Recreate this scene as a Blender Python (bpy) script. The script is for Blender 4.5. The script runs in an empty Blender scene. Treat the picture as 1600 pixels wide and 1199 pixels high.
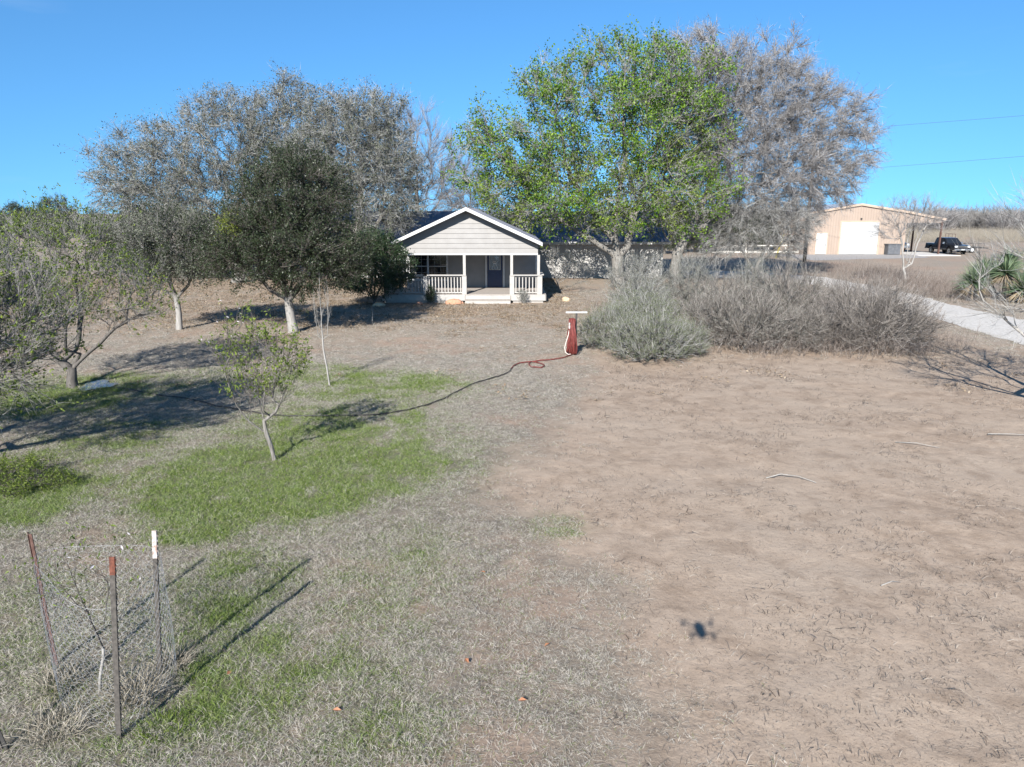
import bpy, math, random
import numpy as np
from mathutils import Vector

# ------------------------------------------------------------------ camera, sky, sun, exposure
S = bpy.context.scene
COL = S.collection
CAM_Z = 4.7
cam_d = bpy.data.cameras.new("camera")
cam_d.sensor_width = 36.0
cam_d.lens = 25.83
cam_d.clip_start = 0.05
cam_d.clip_end = 9000
cam = bpy.data.objects.new("camera", cam_d)
COL.objects.link(cam)
cam.location = (0, 0, CAM_Z)
cam.rotation_euler = (math.radians(90 - 13.05), 0, 0)
S.camera = cam

SUN_EL, SUN_AZ = math.radians(30.5), math.radians(15.5)     # light travels towards +Y, 15.5 deg to the right
W = bpy.data.worlds.new("World")
S.world = W
W.use_nodes = True
wn = W.node_tree.nodes
wl = W.node_tree.links
wn.clear()
sky = wn.new("ShaderNodeTexSky")
sky.sky_type = 'NISHITA'
sky.sun_disc = False
sky.sun_elevation = SUN_EL
sky.sun_rotation = math.radians(180) + SUN_AZ
sky.altitude = 60
sky.air_density = 1.0
sky.dust_density = 0.35
sky.ozone_density = 1.6
geo_w = wn.new("ShaderNodeTexCoord")                       # the clear, dry sky keeps its blue down to the horizon
sep_w = wn.new("ShaderNodeSeparateXYZ")
lift = wn.new("ShaderNodeMath"); lift.operation = 'MULTIPLY_ADD'; lift.inputs[1].default_value = 0.84; lift.inputs[2].default_value = 0.12
com_w = wn.new("ShaderNodeCombineXYZ")
nrm_w = wn.new("ShaderNodeVectorMath"); nrm_w.operation = 'NORMALIZE'
wl.new(geo_w.outputs["Generated"], sep_w.inputs[0]); wl.new(sep_w.outputs[2], lift.inputs[0])
wl.new(sep_w.outputs[0], com_w.inputs[0]); wl.new(sep_w.outputs[1], com_w.inputs[1]); wl.new(lift.outputs[0], com_w.inputs[2])
wl.new(com_w.outputs[0], nrm_w.inputs[0]); wl.new(nrm_w.outputs[0], sky.inputs[0])
hs = wn.new("ShaderNodeMix"); hs.data_type = 'RGBA'; hs.blend_type = 'MULTIPLY'; hs.inputs[0].default_value = 1.0
hs.inputs[7].default_value = (0.50, 0.985, 1.36, 1)
bg = wn.new("ShaderNodeBackground")
bg.inputs[1].default_value = 0.057
wo = wn.new("ShaderNodeOutputWorld")
wl.new(sky.outputs[0], hs.inputs[6])
ci_m = wn.new("ShaderNodeMapping"); ci_m.inputs["Rotation"].default_value = (0, math.radians(-18), 0); ci_m.inputs["Scale"].default_value = (1.6, 3.0, 14.0)
ci = wn.new("ShaderNodeTexNoise"); ci.inputs["Scale"].default_value = 1.3; ci.inputs["Detail"].default_value = 6.0
ci_r = wn.new("ShaderNodeMapRange"); ci_r.inputs[1].default_value = 0.56; ci_r.inputs[2].default_value = 0.80; ci_r.inputs[4].default_value = 0.16
ci_x = wn.new("ShaderNodeMix"); ci_x.data_type = 'RGBA'; ci_x.inputs[7].default_value = (6.5, 7.4, 8.2, 1)
wl.new(geo_w.outputs["Generated"], ci_m.inputs[0]); wl.new(ci_m.outputs[0], ci.inputs["Vector"]); wl.new(ci.outputs["Fac"], ci_r.inputs[0])
wl.new(ci_r.outputs[0], ci_x.inputs[0]); wl.new(hs.outputs[2], ci_x.inputs[6]); wl.new(ci_x.outputs[2], bg.inputs[0])
wl.new(bg.outputs[0], wo.inputs[0])

sun_d = bpy.data.lights.new("sun", 'SUN')
sun_d.energy = 5.0
sun_d.angle = math.radians(0.42)
sun_d.color = (1.0, 0.965, 0.915)
sun = bpy.data.objects.new("sun", sun_d)
COL.objects.link(sun)
ldir = Vector((math.sin(SUN_AZ) * math.cos(SUN_EL), math.cos(SUN_AZ) * math.cos(SUN_EL), -math.sin(SUN_EL)))
sun.rotation_euler = ldir.to_track_quat('-Z', 'Y').to_euler()
sun.location = (-20, -60, 40)

S.view_settings.view_transform = 'Standard'
S.view_settings.look = 'None'
S.view_settings.gamma = 1.0
S.view_settings.use_curve_mapping = False
S.view_settings.exposure = 1.22
S.cycles.max_bounces = 5
S.cycles.diffuse_bounces = 2
S.cycles.glossy_bounces = 2
S.cycles.transmission_bounces = 3
S.cycles.transparent_max_bounces = 4

# ------------------------------------------------------------------ object helpers
def tag(o, label=None, cat=None, group=None, kind=None):
    if label: o["label"] = label
    if cat: o["category"] = cat
    if group: o["group"] = group
    if kind: o["kind"] = kind
    return o

def thing(name, label, cat, loc=(0, 0, 0), rz=0.0, group=None):
    o = bpy.data.objects.new(name, None)
    COL.objects.link(o)
    o.location = loc
    o.rotation_euler = (0, 0, rz)
    o.empty_display_size = 0.2
    return tag(o, label, cat, group)

def link(name, me, mat=None, parent=None, loc=None, rot=None, scale=None):
    o = bpy.data.objects.new(name, me)
    COL.objects.link(o)
    if mat is not None and len(me.materials) == 0:
        me.materials.append(mat)
    if parent: o.parent = parent
    if loc: o.location = loc
    if rot: o.rotation_euler = rot
    if scale: o.scale = scale if hasattr(scale, '__len__') else (scale,) * 3
    return o

def mesh_np(name, V, quads=None, tris=None, smooth=False):
    V = np.asarray(V, np.float32).reshape(-1, 3)
    parts, tot = [], []
    if quads is not None and len(quads):
        q = np.asarray(quads, np.int32).reshape(-1, 4)
        parts.append(q.ravel()); tot.append(np.full(len(q), 4, np.int32))
    if tris is not None and len(tris):
        t = np.asarray(tris, np.int32).reshape(-1, 3)
        parts.append(t.ravel()); tot.append(np.full(len(t), 3, np.int32))
    li = np.concatenate(parts); lt = np.concatenate(tot)
    ls = np.concatenate([[0], np.cumsum(lt)[:-1]]).astype(np.int32)
    me = bpy.data.meshes.new(name)
    me.vertices.add(len(V)); me.vertices.foreach_set("co", V.ravel())
    me.loops.add(len(li)); me.loops.foreach_set("vertex_index", li)
    me.polygons.add(len(lt)); me.polygons.foreach_set("loop_start", ls)
    try:
        me.polygons.foreach_set("loop_total", lt)
    except Exception:
        pass
    me.polygons.foreach_set("use_smooth", np.full(len(lt), smooth, bool))
    me.update(calc_edges=True)
    return me

class MB:
    """collects boxes, prisms and tubes into one mesh"""
    def __init__(s): s.v = []; s.f = []
    def add(s, v, f):
        n = len(s.v); s.v += [tuple(p) for p in v]; s.f += [tuple(i + n for i in q) for q in f]; return s
    def box(s, x0, x1, y0, y1, z0, z1):
        return s.add([(x0, y0, z0), (x1, y0, z0), (x1, y1, z0), (x0, y1, z0), (x0, y0, z1), (x1, y0, z1), (x1, y1, z1), (x0, y1, z1)],
                     [(0, 3, 2, 1), (4, 5, 6, 7), (0, 1, 5, 4), (1, 2, 6, 5), (2, 3, 7, 6), (3, 0, 4, 7)])
    def hexa(s, bottom, top):
        return s.add(list(bottom) + list(top), [(0, 3, 2, 1), (4, 5, 6, 7), (0, 1, 5, 4), (1, 2, 6, 5), (2, 3, 7, 6), (3, 0, 4, 7)])
    def prism(s, poly, vec):
        n = len(poly); v = [Vector(p) for p in poly]; d = Vector(vec)
        return s.add(v + [p + d for p in v], [tuple(range(n))[::-1], tuple(range(n, 2 * n))] + [(i, (i + 1) % n, n + (i + 1) % n, n + i) for i in range(n)])
    def tube(s, pts, r, k=6, cap=True):
        pts = [Vector(p) for p in pts]; m = len(pts)
        rs = r if hasattr(r, '__len__') else [r] * m
        ref = None; rings = []
        for i, p in enumerate(pts):
            t = (pts[min(i + 1, m - 1)] - pts[max(i - 1, 0)])
            t = t.normalized() if t.length > 1e-9 else Vector((0, 0, 1))
            if ref is None:
                ref = t.orthogonal().normalized()
            ref = (ref - t * ref.dot(t))
            ref = ref.normalized() if ref.length > 1e-6 else t.orthogonal().normalized()
            b = t.cross(ref)
            rings.append([p + (ref * math.cos(2 * math.pi * j / k) + b * math.sin(2 * math.pi * j / k)) * rs[i] for j in range(k)])
        v = [q for R in rings for q in R]; f = []
        for i in range(m - 1):
            for j in range(k):
                a = i * k + j; b_ = i * k + (j + 1) % k
                f.append((a, b_, b_ + k, a + k))
        if cap:
            f.append(tuple(range(k))[::-1]); f.append(tuple(range((m - 1) * k, m * k)))
        return s.add(v, f)
    def lathe(s, c, axis, prof, k=14):
        """prof: (distance along axis, radius)"""
        a = Vector(axis).normalized(); u = a.orthogonal().normalized(); w = a.cross(u); c = Vector(c)
        v = []; f = []
        for (h, r) in prof:
            for j in range(k):
                an = 2 * math.pi * j / k
                v.append(c + a * h + (u * math.cos(an) + w * math.sin(an)) * r)
        for i in range(len(prof) - 1):
            for j in range(k):
                p, q = i * k + j, i * k + (j + 1) % k
                f.append((p, q, q + k, p + k))
        f.append(tuple(range(k))[::-1]); f.append(tuple(range((len(prof) - 1) * k, len(prof) * k)))
        return s.add(v, f)
    def mesh(s, name, smooth=False):
        me = bpy.data.meshes.new(name); me.from_pydata(s.v, [], s.f); me.update()
        if smooth:
            me.polygons.foreach_set("use_smooth", np.ones(len(me.polygons), bool))
        return me
    def part(s, name, mat, parent=None, smooth=False, loc=None, rot=None):
        return link(name, s.mesh(name, smooth), mat, parent, loc, rot)

# ------------------------------------------------------------------ noise
def _hash(ix, iy, seed):
    h = (ix.astype(np.int64) * 374761393 + iy.astype(np.int64) * 668265263 + seed * 1442695041) & 0xffffffff
    h = ((h ^ (h >> 13)) * 1274126177) & 0xffffffff
    h = h ^ (h >> 16)
    return (h & 0xffff) / 65535.0

def vnoise(x, y, seed=0):
    x = np.asarray(x, float); y = np.asarray(y, float)
    ix = np.floor(x); iy = np.floor(y); fx = x - ix; fy = y - iy
    fx = fx * fx * (3 - 2 * fx); fy = fy * fy * (3 - 2 * fy)
    a = _hash(ix, iy, seed); b = _hash(ix + 1, iy, seed); c = _hash(ix, iy + 1, seed); d = _hash(ix + 1, iy + 1, seed)
    return (a * (1 - fx) + b * fx) * (1 - fy) + (c * (1 - fx) + d * fx) * fy

def fbm(x, y, seed=0, o=4):
    s = 0; a = 0.5; t = 0
    for i in range(o):
        s = s + a * vnoise(x * 2 ** i + 17.3 * i, y * 2 ** i - 9.1 * i, seed + i); t += a; a *= 0.5
    return s / t

def sstep(a, b, x):
    t = np.clip((x - a) / (b - a), 0, 1)
    return t * t * (3 - 2 * t)

# ------------------------------------------------------------------ what grows where on the ground (metres)
GREEN = [(-4.46, 12.73, 1.99, 2.06, 1.0), (-5.82, 12.9, 0.95, 1.39, 0.5), (-3.0, 13.62, 1.87, 1.74, 0.7), (-2.17, 14.86, 1.22, 1.35, 0.4),
         (-3.55, 19.85, 1.95, 1.71, 0.7), (-5.64, 21.08, 1.13, 1.74, 0.45), (-4.14, 16.32, 2.07, 2.17, 0.45), (-3.64, 8.44, 0.77, 1.13, 0.8),
         (-2.69, 6.85, 0.81, 1.01, 0.75), (-1.88, 7.44, 0.72, 1.04, 0.6), (-1.47, 6.14, 0.67, 0.74, 0.45), (-4.66, 10.6, 1.09, 0.72, 0.6),
         (-12.46, 18.75, 2.69, 1.96, 0.75), (-11.41, 20.24, 1.09, 1.2, 0.6), (-9.22, 20.65, 1.11, 1.5, 0.4), (-8.0, 11.64, 0.86, 1.3, 0.7),
         (-8.66, 14.86, 1.49, 1.81, 0.4), (-6.09, 8.6, 0.49, 0.66, 0.45), (-5.14, 7.44, 0.87, 1.17, 0.35), (-1.59, 9.31, 0.79, 1.16, 0.3),
         (0.69, 10.6, 0.5, 0.45, 0.28), (-3.44, 6.14, 0.74, 0.65, 0.5), (-4.72, 6.23, 0.37, 0.57, 0.4), (-0.95, 5.87, 0.47, 0.43, 0.35)]
BY = [4.0, 5.48, 6.33, 7.44, 8.44, 9.51, 11.1, 12.56, 14.42, 17.46, 21.97, 25.0]
BX = [1.55, 1.45, 1.32, 1.34, 1.05, 0.54, 0.0, -0.23, 0.66, 1.34, 2.2, 2.9]

def masks(x, y):
    """grass cover, greenness, leaf litter, bare reddish soil"""
    n1 = fbm(x * 0.9, y * 0.9, 3); n2 = fbm(x * 2.6, y * 2.6, 11, 3)
    g = np.zeros_like(x)
    for (cx, cy, rx, ry, w) in GREEN:
        w = w * (.78 if cy < 9 else 1)
        d = ((x - cx) / (rx * 1.15)) ** 2 + ((y - cy) / (ry * 1.15)) ** 2
        g = np.maximum(g, w * np.exp(-d * d * 0.9)) + 0.12 * w * np.exp(-d)
    n3 = fbm(x * 6.5, y * 6.5, 15, 2)
    g = np.clip(1.25 * g * (0.15 + 1.5 * n1) * (0. + 1.9 * n2) * (.45 + 1.0 * n3), 0, 1)
    bx = np.interp(y, BY, BX)
    edge = sstep(-1.45, 1.35, (x - bx) + 2.4 * (n1 - 0.5) + 1.3 * (n2 - 0.5))
    near = 1 - sstep(23.0, 26.5, y + 2.0 * (n1 - 0.5))
    dirt = edge * near
    dirt = np.maximum(dirt, sstep(2.0, 3.4, x - 0.02 * (y - 24)) * sstep(20, 22, y) * (1 - sstep(34, 40, y)) * 0.75 * (1 - sstep(16.5, 18, x)))
    far = sstep(20, 27, y + 4 * (n1 - .5))
    cover = (1 - dirt) * (0.62 + 0.9 * (n2 - 0.35)) * (1 - 0.45 * far) + g * 0.5
    soil = sstep(0.55, 0.75, fbm(x * 0.55 + 5, y * 0.55, 23, 3)) * (1 - dirt) * (1 - g)
    cover = np.clip(cover * 1.12 - 0.22 * soil, 0, 1)
    lit = sstep(27, 37, y + 5 * (n1 - .5)) * (1 - sstep(52, 60, y)) * (1 - sstep(2.2, 4.5, x)) * (0.25 + 1.1 * n2)
    lit = np.maximum(lit, 0.55 * np.exp(-((x - 4.2) / 2.2) ** 2 - ((y - 38.8) / 1.3) ** 2))
    return cover, g, np.clip(lit, 0, 1), np.clip(soil + dirt * 0.0, 0, 1), dirt

def terrain(x, y):
    x = np.asarray(x, float); y = np.asarray(y, float)
    d = np.clip(1 - (y - 20) / 14.0, 0, 1)
    bx = np.interp(y, BY, BX)
    dm = sstep(-1.2, 1.2, x - bx)
    # trampled sandy soil: low, irregular hummocks and hollows
    h = 0.040 * (fbm(x * 1.2, y * 1.2, 31, 3) - 0.5)
    q = fbm(x * 2.9 + 1.1 * vnoise(y * .9, x * .9, 42), y * 2.9, 35, 2); a = 0.35 + 0.9 * fbm(x * .35, y * .35, 44, 2)
    h += .75 * a * (0.022 * sstep(0.45, 0.78, q) - 0.024 * sstep(0.36, 0.12, q))
    l = 0.05 * (fbm(x * 0.8, y * 0.8, 51, 3) - 0.5) + 0.035 * (fbm(x * 3.2, y * 3.2, 55, 2) - 0.5)
    return d * (dm * h + (1 - dm) * l)

def tz(x, y): return float(terrain(np.array([x]), np.array([y]))[0])

# ------------------------------------------------------------------ materials
ALB = 0.81                                            # the picture is exposed a little bright; keep surfaces at their own reflectance
def alb(c): return tuple(ALB * q for q in c[:3])

def new_mat(name):
    m = bpy.data.materials.new(name); m.use_nodes = True
    nt = m.node_tree; nt.nodes.clear()
    out = nt.nodes.new("ShaderNodeOutputMaterial")
    return m, nt, out

def N(nt, t, **kw):
    n = nt.nodes.new(t)
    for k, v in kw.items():
        if k.startswith("i_"):
            key = k[2:]
            n.inputs[int(key) if key.isdigit() else key.replace("_", " ")].default_value = v
        else:
            setattr(n, k, v)
    return n

def noise(nt, scale, detail=4, rough=0.55, vec=None, dist=0.0):
    n = N(nt, "ShaderNodeTexNoise", i_Scale=scale, i_Detail=detail, i_Roughness=rough, i_Distortion=dist)
    if vec: nt.links.new(vec, n.inputs["Vector"])
    return n.outputs["Fac"]

def ramp(nt, fac, stops, interp='LINEAR'):
    r = nt.nodes.new("ShaderNodeValToRGB"); r.color_ramp.interpolation = interp
    e = r.color_ramp.elements
    while len(e) < len(stops): e.new(0.5)
    for i, (p, c) in enumerate(stops):
        e[i].position = p; e[i].color = (*c, 1) if len(c) == 3 else c
    nt.links.new(fac, r.inputs[0])
    return r.outputs[0]

def mixc(nt, fac, a, b, mode='MIX'):
    m = nt.nodes.new("ShaderNodeMix"); m.data_type = 'RGBA'; m.blend_type = mode
    for sock, v in ((m.inputs[0], fac), (m.inputs[6], a), (m.inputs[7], b)):
        if isinstance(v, (int, float)): sock.default_value = v
        elif isinstance(v, tuple): sock.default_value = (*v, 1)
        else: nt.links.new(v, sock)
    return m.outputs[2]

def math_n(nt, op, a, b=None, c=None):
    m = nt.nodes.new("ShaderNodeMath"); m.operation = op
    for s, v in zip(m.inputs, (a, b, c)):
        if v is None: continue
        if isinstance(v, (int, float)): s.default_value = v
        else: nt.links.new(v, s)
    return m.outputs[0]

def bump(nt, h, strength=0.3, dist=0.02):
    b = N(nt, "ShaderNodeBump", i_Strength=strength, i_Distance=dist)
    nt.links.new(h, b.inputs["Height"])
    return b.outputs[0]

def surf(name, c1, c2=None, scale=6.0, rough=0.7, metal=0.0, bump_s=0.15, spec=0.35, stretch=None, c3=None, grime=0.0):
    m, nt, out = new_mat(name)
    p = N(nt, "ShaderNodeBsdfPrincipled", i_Roughness=rough, i_Metallic=metal)
    p.inputs["Specular IOR Level"].default_value = spec
    tc = N(nt, "ShaderNodeTexCoord").outputs["Object"]
    if stretch:
        mp = N(nt, "ShaderNodeMapping"); mp.inputs["Scale"].default_value = stretch
        nt.links.new(tc, mp.inputs[0]); tc = mp.outputs[0]
    c1 = alb(c1); c2 = alb(c2) if c2 else None; c3 = alb(c3) if c3 else None
    f = noise(nt, scale, 5, 0.6, tc)
    stops = [(0.32, c1), (0.68, c2 or c1)]
    if c3: stops = [(0.3, c1), (0.52, c2), (0.72, c3)]
    col = ramp(nt, f, stops)
    if grime:
        g = noise(nt, scale * 0.23, 6, 0.7, tc)
        col = mixc(nt, math_n(nt, 'MULTIPLY', ramp(nt, g, [(0.45, (0, 0, 0)), (0.75, (1, 1, 1))]), grime), col, tuple(0.45 * q for q in c1))
    nt.links.new(col, p.inputs["Base Color"])
    if bump_s:
        nt.links.new(bump(nt, noise(nt, scale * 3, 4, 0.6, tc), bump_s, 0.01), p.inputs["Normal"])
    nt.links.new(p.outputs[0], out.inputs[0])
    return m

def leaf_mat(name, cols, trans=0.3, rough=0.5, patch=None):
    """leaf colours differ leaf by leaf"""
    m, nt, out = new_mat(name)
    geo = N(nt, "ShaderNodeNewGeometry")
    stops = [(i / max(1, len(cols) - 1), alb(c)) for i, c in enumerate(cols)]
    col = ramp(nt, geo.outputs["Random Per Island"], stops)
    if patch:
        tc = N(nt, "ShaderNodeTexCoord").outputs["Object"]
        f = noise(nt, patch[1], 2, 0.5, tc)
        col = mixc(nt, ramp(nt, f, [(0.45, (0, 0, 0)), (0.62, (1, 1, 1))]), col, patch[0])
    p = N(nt, "ShaderNodeBsdfPrincipled", i_Roughness=rough)
    p.inputs["Specular IOR Level"].default_value = 0.35
    nt.links.new(col, p.inputs["Base Color"])
    t = N(nt, "ShaderNodeBsdfTranslucent")
    nt.links.new(mixc(nt, 0.35, col, (0.21, 0.28, 0.04)), t.inputs[0])
    mx = N(nt, "ShaderNodeMixShader"); mx.inputs[0].default_value = trans
    nt.links.new(p.outputs[0], mx.inputs[1]); nt.links.new(t.outputs[0], mx.inputs[2])
    nt.links.new(mx.outputs[0], out.inputs[0])
    return m

M = {}
M['bark_grey'] = surf('bark_grey', (0.085, 0.075, 0.065), (0.20, 0.185, 0.165), 7, 0.9, bump_s=1.0, stretch=(3, 3, 0.6), c3=(0.31, 0.295, 0.27))
M['bark_pale'] = surf('bark_pale', (0.24, 0.225, 0.205), (0.36, 0.34, 0.315), 5, 0.85, bump_s=0.5, stretch=(3, 3, 0.8))
def bark_limb_shade():
    m = surf('bark_limb_shade', (0.24, 0.225, 0.205), (0.36, 0.34, 0.315), 5, 0.85, bump_s=0.5, stretch=(3, 3, 0.8)); nt = m.node_tree
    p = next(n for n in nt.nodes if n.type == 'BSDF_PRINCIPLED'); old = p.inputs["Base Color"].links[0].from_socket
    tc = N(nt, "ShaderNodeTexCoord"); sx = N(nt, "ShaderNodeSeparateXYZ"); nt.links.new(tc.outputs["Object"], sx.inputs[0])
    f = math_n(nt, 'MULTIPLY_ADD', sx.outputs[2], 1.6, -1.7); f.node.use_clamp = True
    nt.links.new(mixc(nt, f, old, (0.075, 0.066, 0.058)), p.inputs["Base Color"])  # limbs darker with height: dark bark, partly crown shade put into the colour
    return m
M['bark_limb_shade'] = bark_limb_shade()
M['bark_dark'] = surf('bark_dark', (0.07, 0.062, 0.056), (0.16, 0.145, 0.13), 7, 0.9, bump_s=0.7, stretch=(3, 3, 0.8))
M['twig_grey'] = leaf_mat('twig_grey', [(0.115, 0.107, 0.098), (0.20, 0.19, 0.178), (0.31, 0.298, 0.28)], 0.05, 0.8)
M['twig_silver'] = leaf_mat('twig_silver', [(0.06, 0.058, 0.052), (0.245, 0.243, 0.225), (0.43, 0.427, 0.405)], 0.05, 0.8)
M['twig_lichen'] = leaf_mat('twig_lichen', [(0.06, 0.057, 0.052), (0.25, 0.244, 0.228), (0.43, 0.42, 0.40)], 0.05, 0.8)
M['twig_mauve'] = leaf_mat('twig_mauve', [(0.08, 0.073, 0.07), (0.24, 0.226, 0.219), (0.40, 0.382, 0.372)], 0.05, 0.8)
M['twig_brown'] = leaf_mat('twig_brown', [(0.05, 0.042, 0.036), (0.10, 0.085, 0.073), (0.20, 0.18, 0.16)], 0.05, 0.8)
M['twig_shrub'] = leaf_mat('twig_shrub', [(0.045, 0.038, 0.033), (0.17, 0.15, 0.132), (0.36, 0.328, 0.298)], 0.05, 0.8)
M['twig_weed'] = leaf_mat('twig_weed', [(0.10, 0.08, 0.068), (0.23, 0.185, 0.16), (0.36, 0.31, 0.27)], 0.1, 0.85)
M['leaf_bright'] = leaf_mat('leaf_bright', [(0.04, 0.095, 0.010), (0.10, 0.205, 0.014), (0.24, 0.36, 0.026)], 0.35, 0.45)
M['leaf_spring'] = leaf_mat('leaf_spring', [(0.06, 0.095, 0.018), (0.14, 0.20, 0.032), (0.25, 0.31, 0.05)], 0.35, 0.5)
M['leaf_yellow'] = leaf_mat('leaf_yellow', [(0.16, 0.2, 0.03), (0.26, 0.3, 0.04)], 0.35, 0.5)
M['leaf_dark'] = leaf_mat('leaf_dark', [(0.018, 0.028, 0.012), (0.032, 0.046, 0.02), (0.06, 0.075, 0.038)], 0.15, 0.42)
M['leaf_olive'] = leaf_mat('leaf_olive', [(0.045, 0.054, 0.03), (0.105, 0.118, 0.075), (0.22, 0.232, 0.175)], 0.15, 0.5)
M['leaf_oak'] = leaf_mat('leaf_oak', [(0.045, 0.052, 0.03), (0.10, 0.108, 0.07), (0.20, 0.205, 0.15)], 0.15, 0.5)
M['leaf_shrub'] = leaf_mat('leaf_shrub', [(0.016, 0.034, 0.014), (0.028, 0.055, 0.022), (0.06, 0.092, 0.042)], 0.2, 0.35)
M['leaf_sage'] = leaf_mat('leaf_sage', [(0.11, 0.114, 0.09), (0.19, 0.193, 0.16), (0.29, 0.29, 0.255)], 0.15, 0.75)
M['leaf_sage_green'] = leaf_mat('leaf_sage_green', [(0.075, 0.096, 0.045), (0.135, 0.16, 0.08), (0.225, 0.245, 0.14)], 0.2, 0.7)
M['petal'] = leaf_mat('petal', [(0.75, 0.68, 0.7), (0.8, 0.75, 0.76)], 0.3, 0.6)
M['yucca'] = leaf_mat('yucca', [(0.06, 0.105, 0.06), (0.11, 0.165, 0.09), (0.20, 0.245, 0.13)], 0.1, 0.45)
M['yucca_dry'] = leaf_mat('yucca_dry', [(0.2, 0.15, 0.09), (0.34, 0.27, 0.18)], 0.1, 0.7)
M['straw'] = leaf_mat('straw', [(0.22, 0.185, 0.14), (0.34, 0.30, 0.24), (0.46, 0.42, 0.35)], 0.2, 0.8)
M['litter'] = leaf_mat('litter', [(0.14, 0.095, 0.06), (0.27, 0.195, 0.125), (0.38, 0.29, 0.19), (0.36, 0.32, 0.27)], 0.1, 0.7)

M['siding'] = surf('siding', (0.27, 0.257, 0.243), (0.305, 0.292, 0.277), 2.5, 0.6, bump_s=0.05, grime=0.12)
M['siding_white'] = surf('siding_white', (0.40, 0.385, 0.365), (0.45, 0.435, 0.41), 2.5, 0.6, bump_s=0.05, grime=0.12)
M['trim'] = surf('trim', (0.52, 0.515, 0.50), (0.58, 0.575, 0.56), 4, 0.5, bump_s=0.04)
M['soffit'] = surf('soffit', (0.26, 0.245, 0.225), (0.29, 0.27, 0.25), 4, 0.6, bump_s=0.04)
M['rail_paint'] = surf('rail_paint', (0.37, 0.35, 0.325), (0.43, 0.41, 0.38), 5, 0.6, bump_s=0.06, grime=0.2)
M['deck'] = surf('deck', (0.32, 0.28, 0.245), (0.40, 0.355, 0.315), 3, 0.75, bump_s=0.15, stretch=(1, 8, 1))
M['door_navy'] = surf('door_navy', (0.018, 0.027, 0.075), (0.024, 0.035, 0.09), 6, 0.4, bump_s=0.03)
M['metal_roof'] = surf('metal_roof', (0.10, 0.105, 0.13), (0.16, 0.168, 0.20), 1.3, 0.42, metal=0.25, bump_s=0.05, grime=0.25)
M['tan_metal'] = surf('tan_metal', (0.335, 0.262, 0.21), (0.37, 0.292, 0.235), 0.6, 0.5, bump_s=0.03, grime=0.15)
M['tan_trim'] = surf('tan_trim', (0.42, 0.32, 0.24), (0.46, 0.355, 0.275), 2, 0.5, bump_s=0.03)
M['white_door'] = surf('white_door', (0.43, 0.43, 0.425), (0.465, 0.465, 0.46), 1.5, 0.45, bump_s=0.03, grime=0.06)
M['rust'] = surf('rust', (0.055, 0.028, 0.021), (0.10, 0.052, 0.040), 20, 0.9, bump_s=0.6, c3=(0.15, 0.09, 0.072))
M['rust_orange'] = surf('rust_orange', (0.07, 0.032, 0.025), (0.15, 0.05, 0.03), 24, 0.8, bump_s=0.3, c3=(0.22, 0.085, 0.055))
M['post_green'] = surf('post_green', (0.05, 0.045, 0.04), (0.12, 0.107, 0.093), 22, 0.8, bump_s=0.3)
M['post_white'] = surf('post_white', (0.28, 0.14, 0.09), (0.46, 0.43, 0.40), 22, 0.6, bump_s=0.3, c3=(0.56, 0.54, 0.52))
M['dark_metal'] = surf('dark_metal', (0.03, 0.03, 0.03), (0.06, 0.055, 0.05), 12, 0.6, bump_s=0.1)
M['wire'] = surf('wire', (0.34, 0.345, 0.345), (0.48, 0.48, 0.48), 30, 0.5, metal=0.3, bump_s=0)
M['rope_red'] = surf('rope_red', (0.125, 0.024, 0.02), (0.215, 0.048, 0.04), 9, 0.6, bump_s=0.2)
M['hose_black'] = surf('hose_black', (0.025, 0.022, 0.022), (0.05, 0.045, 0.04), 12, 0.5, bump_s=0.05)
M['hose_pale'] = surf('hose_pale', (0.6, 0.52, 0.46), (0.7, 0.62, 0.56), 12, 0.5, bump_s=0.05)
M['pole_wood'] = surf('pole_wood', (0.09, 0.07, 0.055), (0.16, 0.125, 0.10), 5, 0.9, bump_s=0.5, stretch=(4, 4, 0.5))
M['yellow'] = surf('yellow', (0.6, 0.5, 0.03), (0.66, 0.56, 0.06), 8, 0.5, bump_s=0)
M['truck_black'] = surf('truck_black', (0.010, 0.010, 0.012), (0.016, 0.016, 0.018), 2, 0.22, bump_s=0, spec=0.6)
M['truck_silver'] = surf('truck_silver', (0.17, 0.20, 0.24), (0.22, 0.25, 0.29), 2, 0.3, metal=0.2, bump_s=0, spec=0.6)
M['tyre'] = surf('tyre', (0.014, 0.014, 0.014), (0.026, 0.025, 0.024), 14, 0.85, bump_s=0.2)
M['chrome'] = surf('chrome', (0.55, 0.55, 0.56), (0.66, 0.66, 0.67), 4, 0.2, metal=0.9, bump_s=0)
M['lamp_glass'] = surf('lamp_glass', (0.6, 0.62, 0.63), (0.72, 0.73, 0.74), 10, 0.15, bump_s=0, spec=0.8)
M['glass'] = surf('glass', (0.012, 0.014, 0.017), (0.02, 0.023, 0.027), 2, 0.06, bump_s=0, spec=0.7)
M['leaded'] = surf('leaded', (0.10, 0.11, 0.12), (0.20, 0.21, 0.22), 14, 0.2, bump_s=0.3, spec=0.7)
M['concrete'] = surf('concrete', (0.50, 0.475, 0.44), (0.58, 0.555, 0.52), 1.2, 0.9, bump_s=0.2, grime=0.2)
M['gravel'] = surf('gravel', (0.40, 0.37, 0.335), (0.52, 0.49, 0.45), 9, 0.95, bump_s=1.0, c3=(0.62, 0.595, 0.56), grime=0.25)
M['stone_orange'] = surf('stone_orange', (0.42, 0.20, 0.12), (0.52, 0.29, 0.19), 7, 0.9, bump_s=0.6)
M['stone_pale'] = surf('stone_pale', (0.5, 0.36, 0.22), (0.58, 0.45, 0.31), 7, 0.9, bump_s=0.6)
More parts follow.
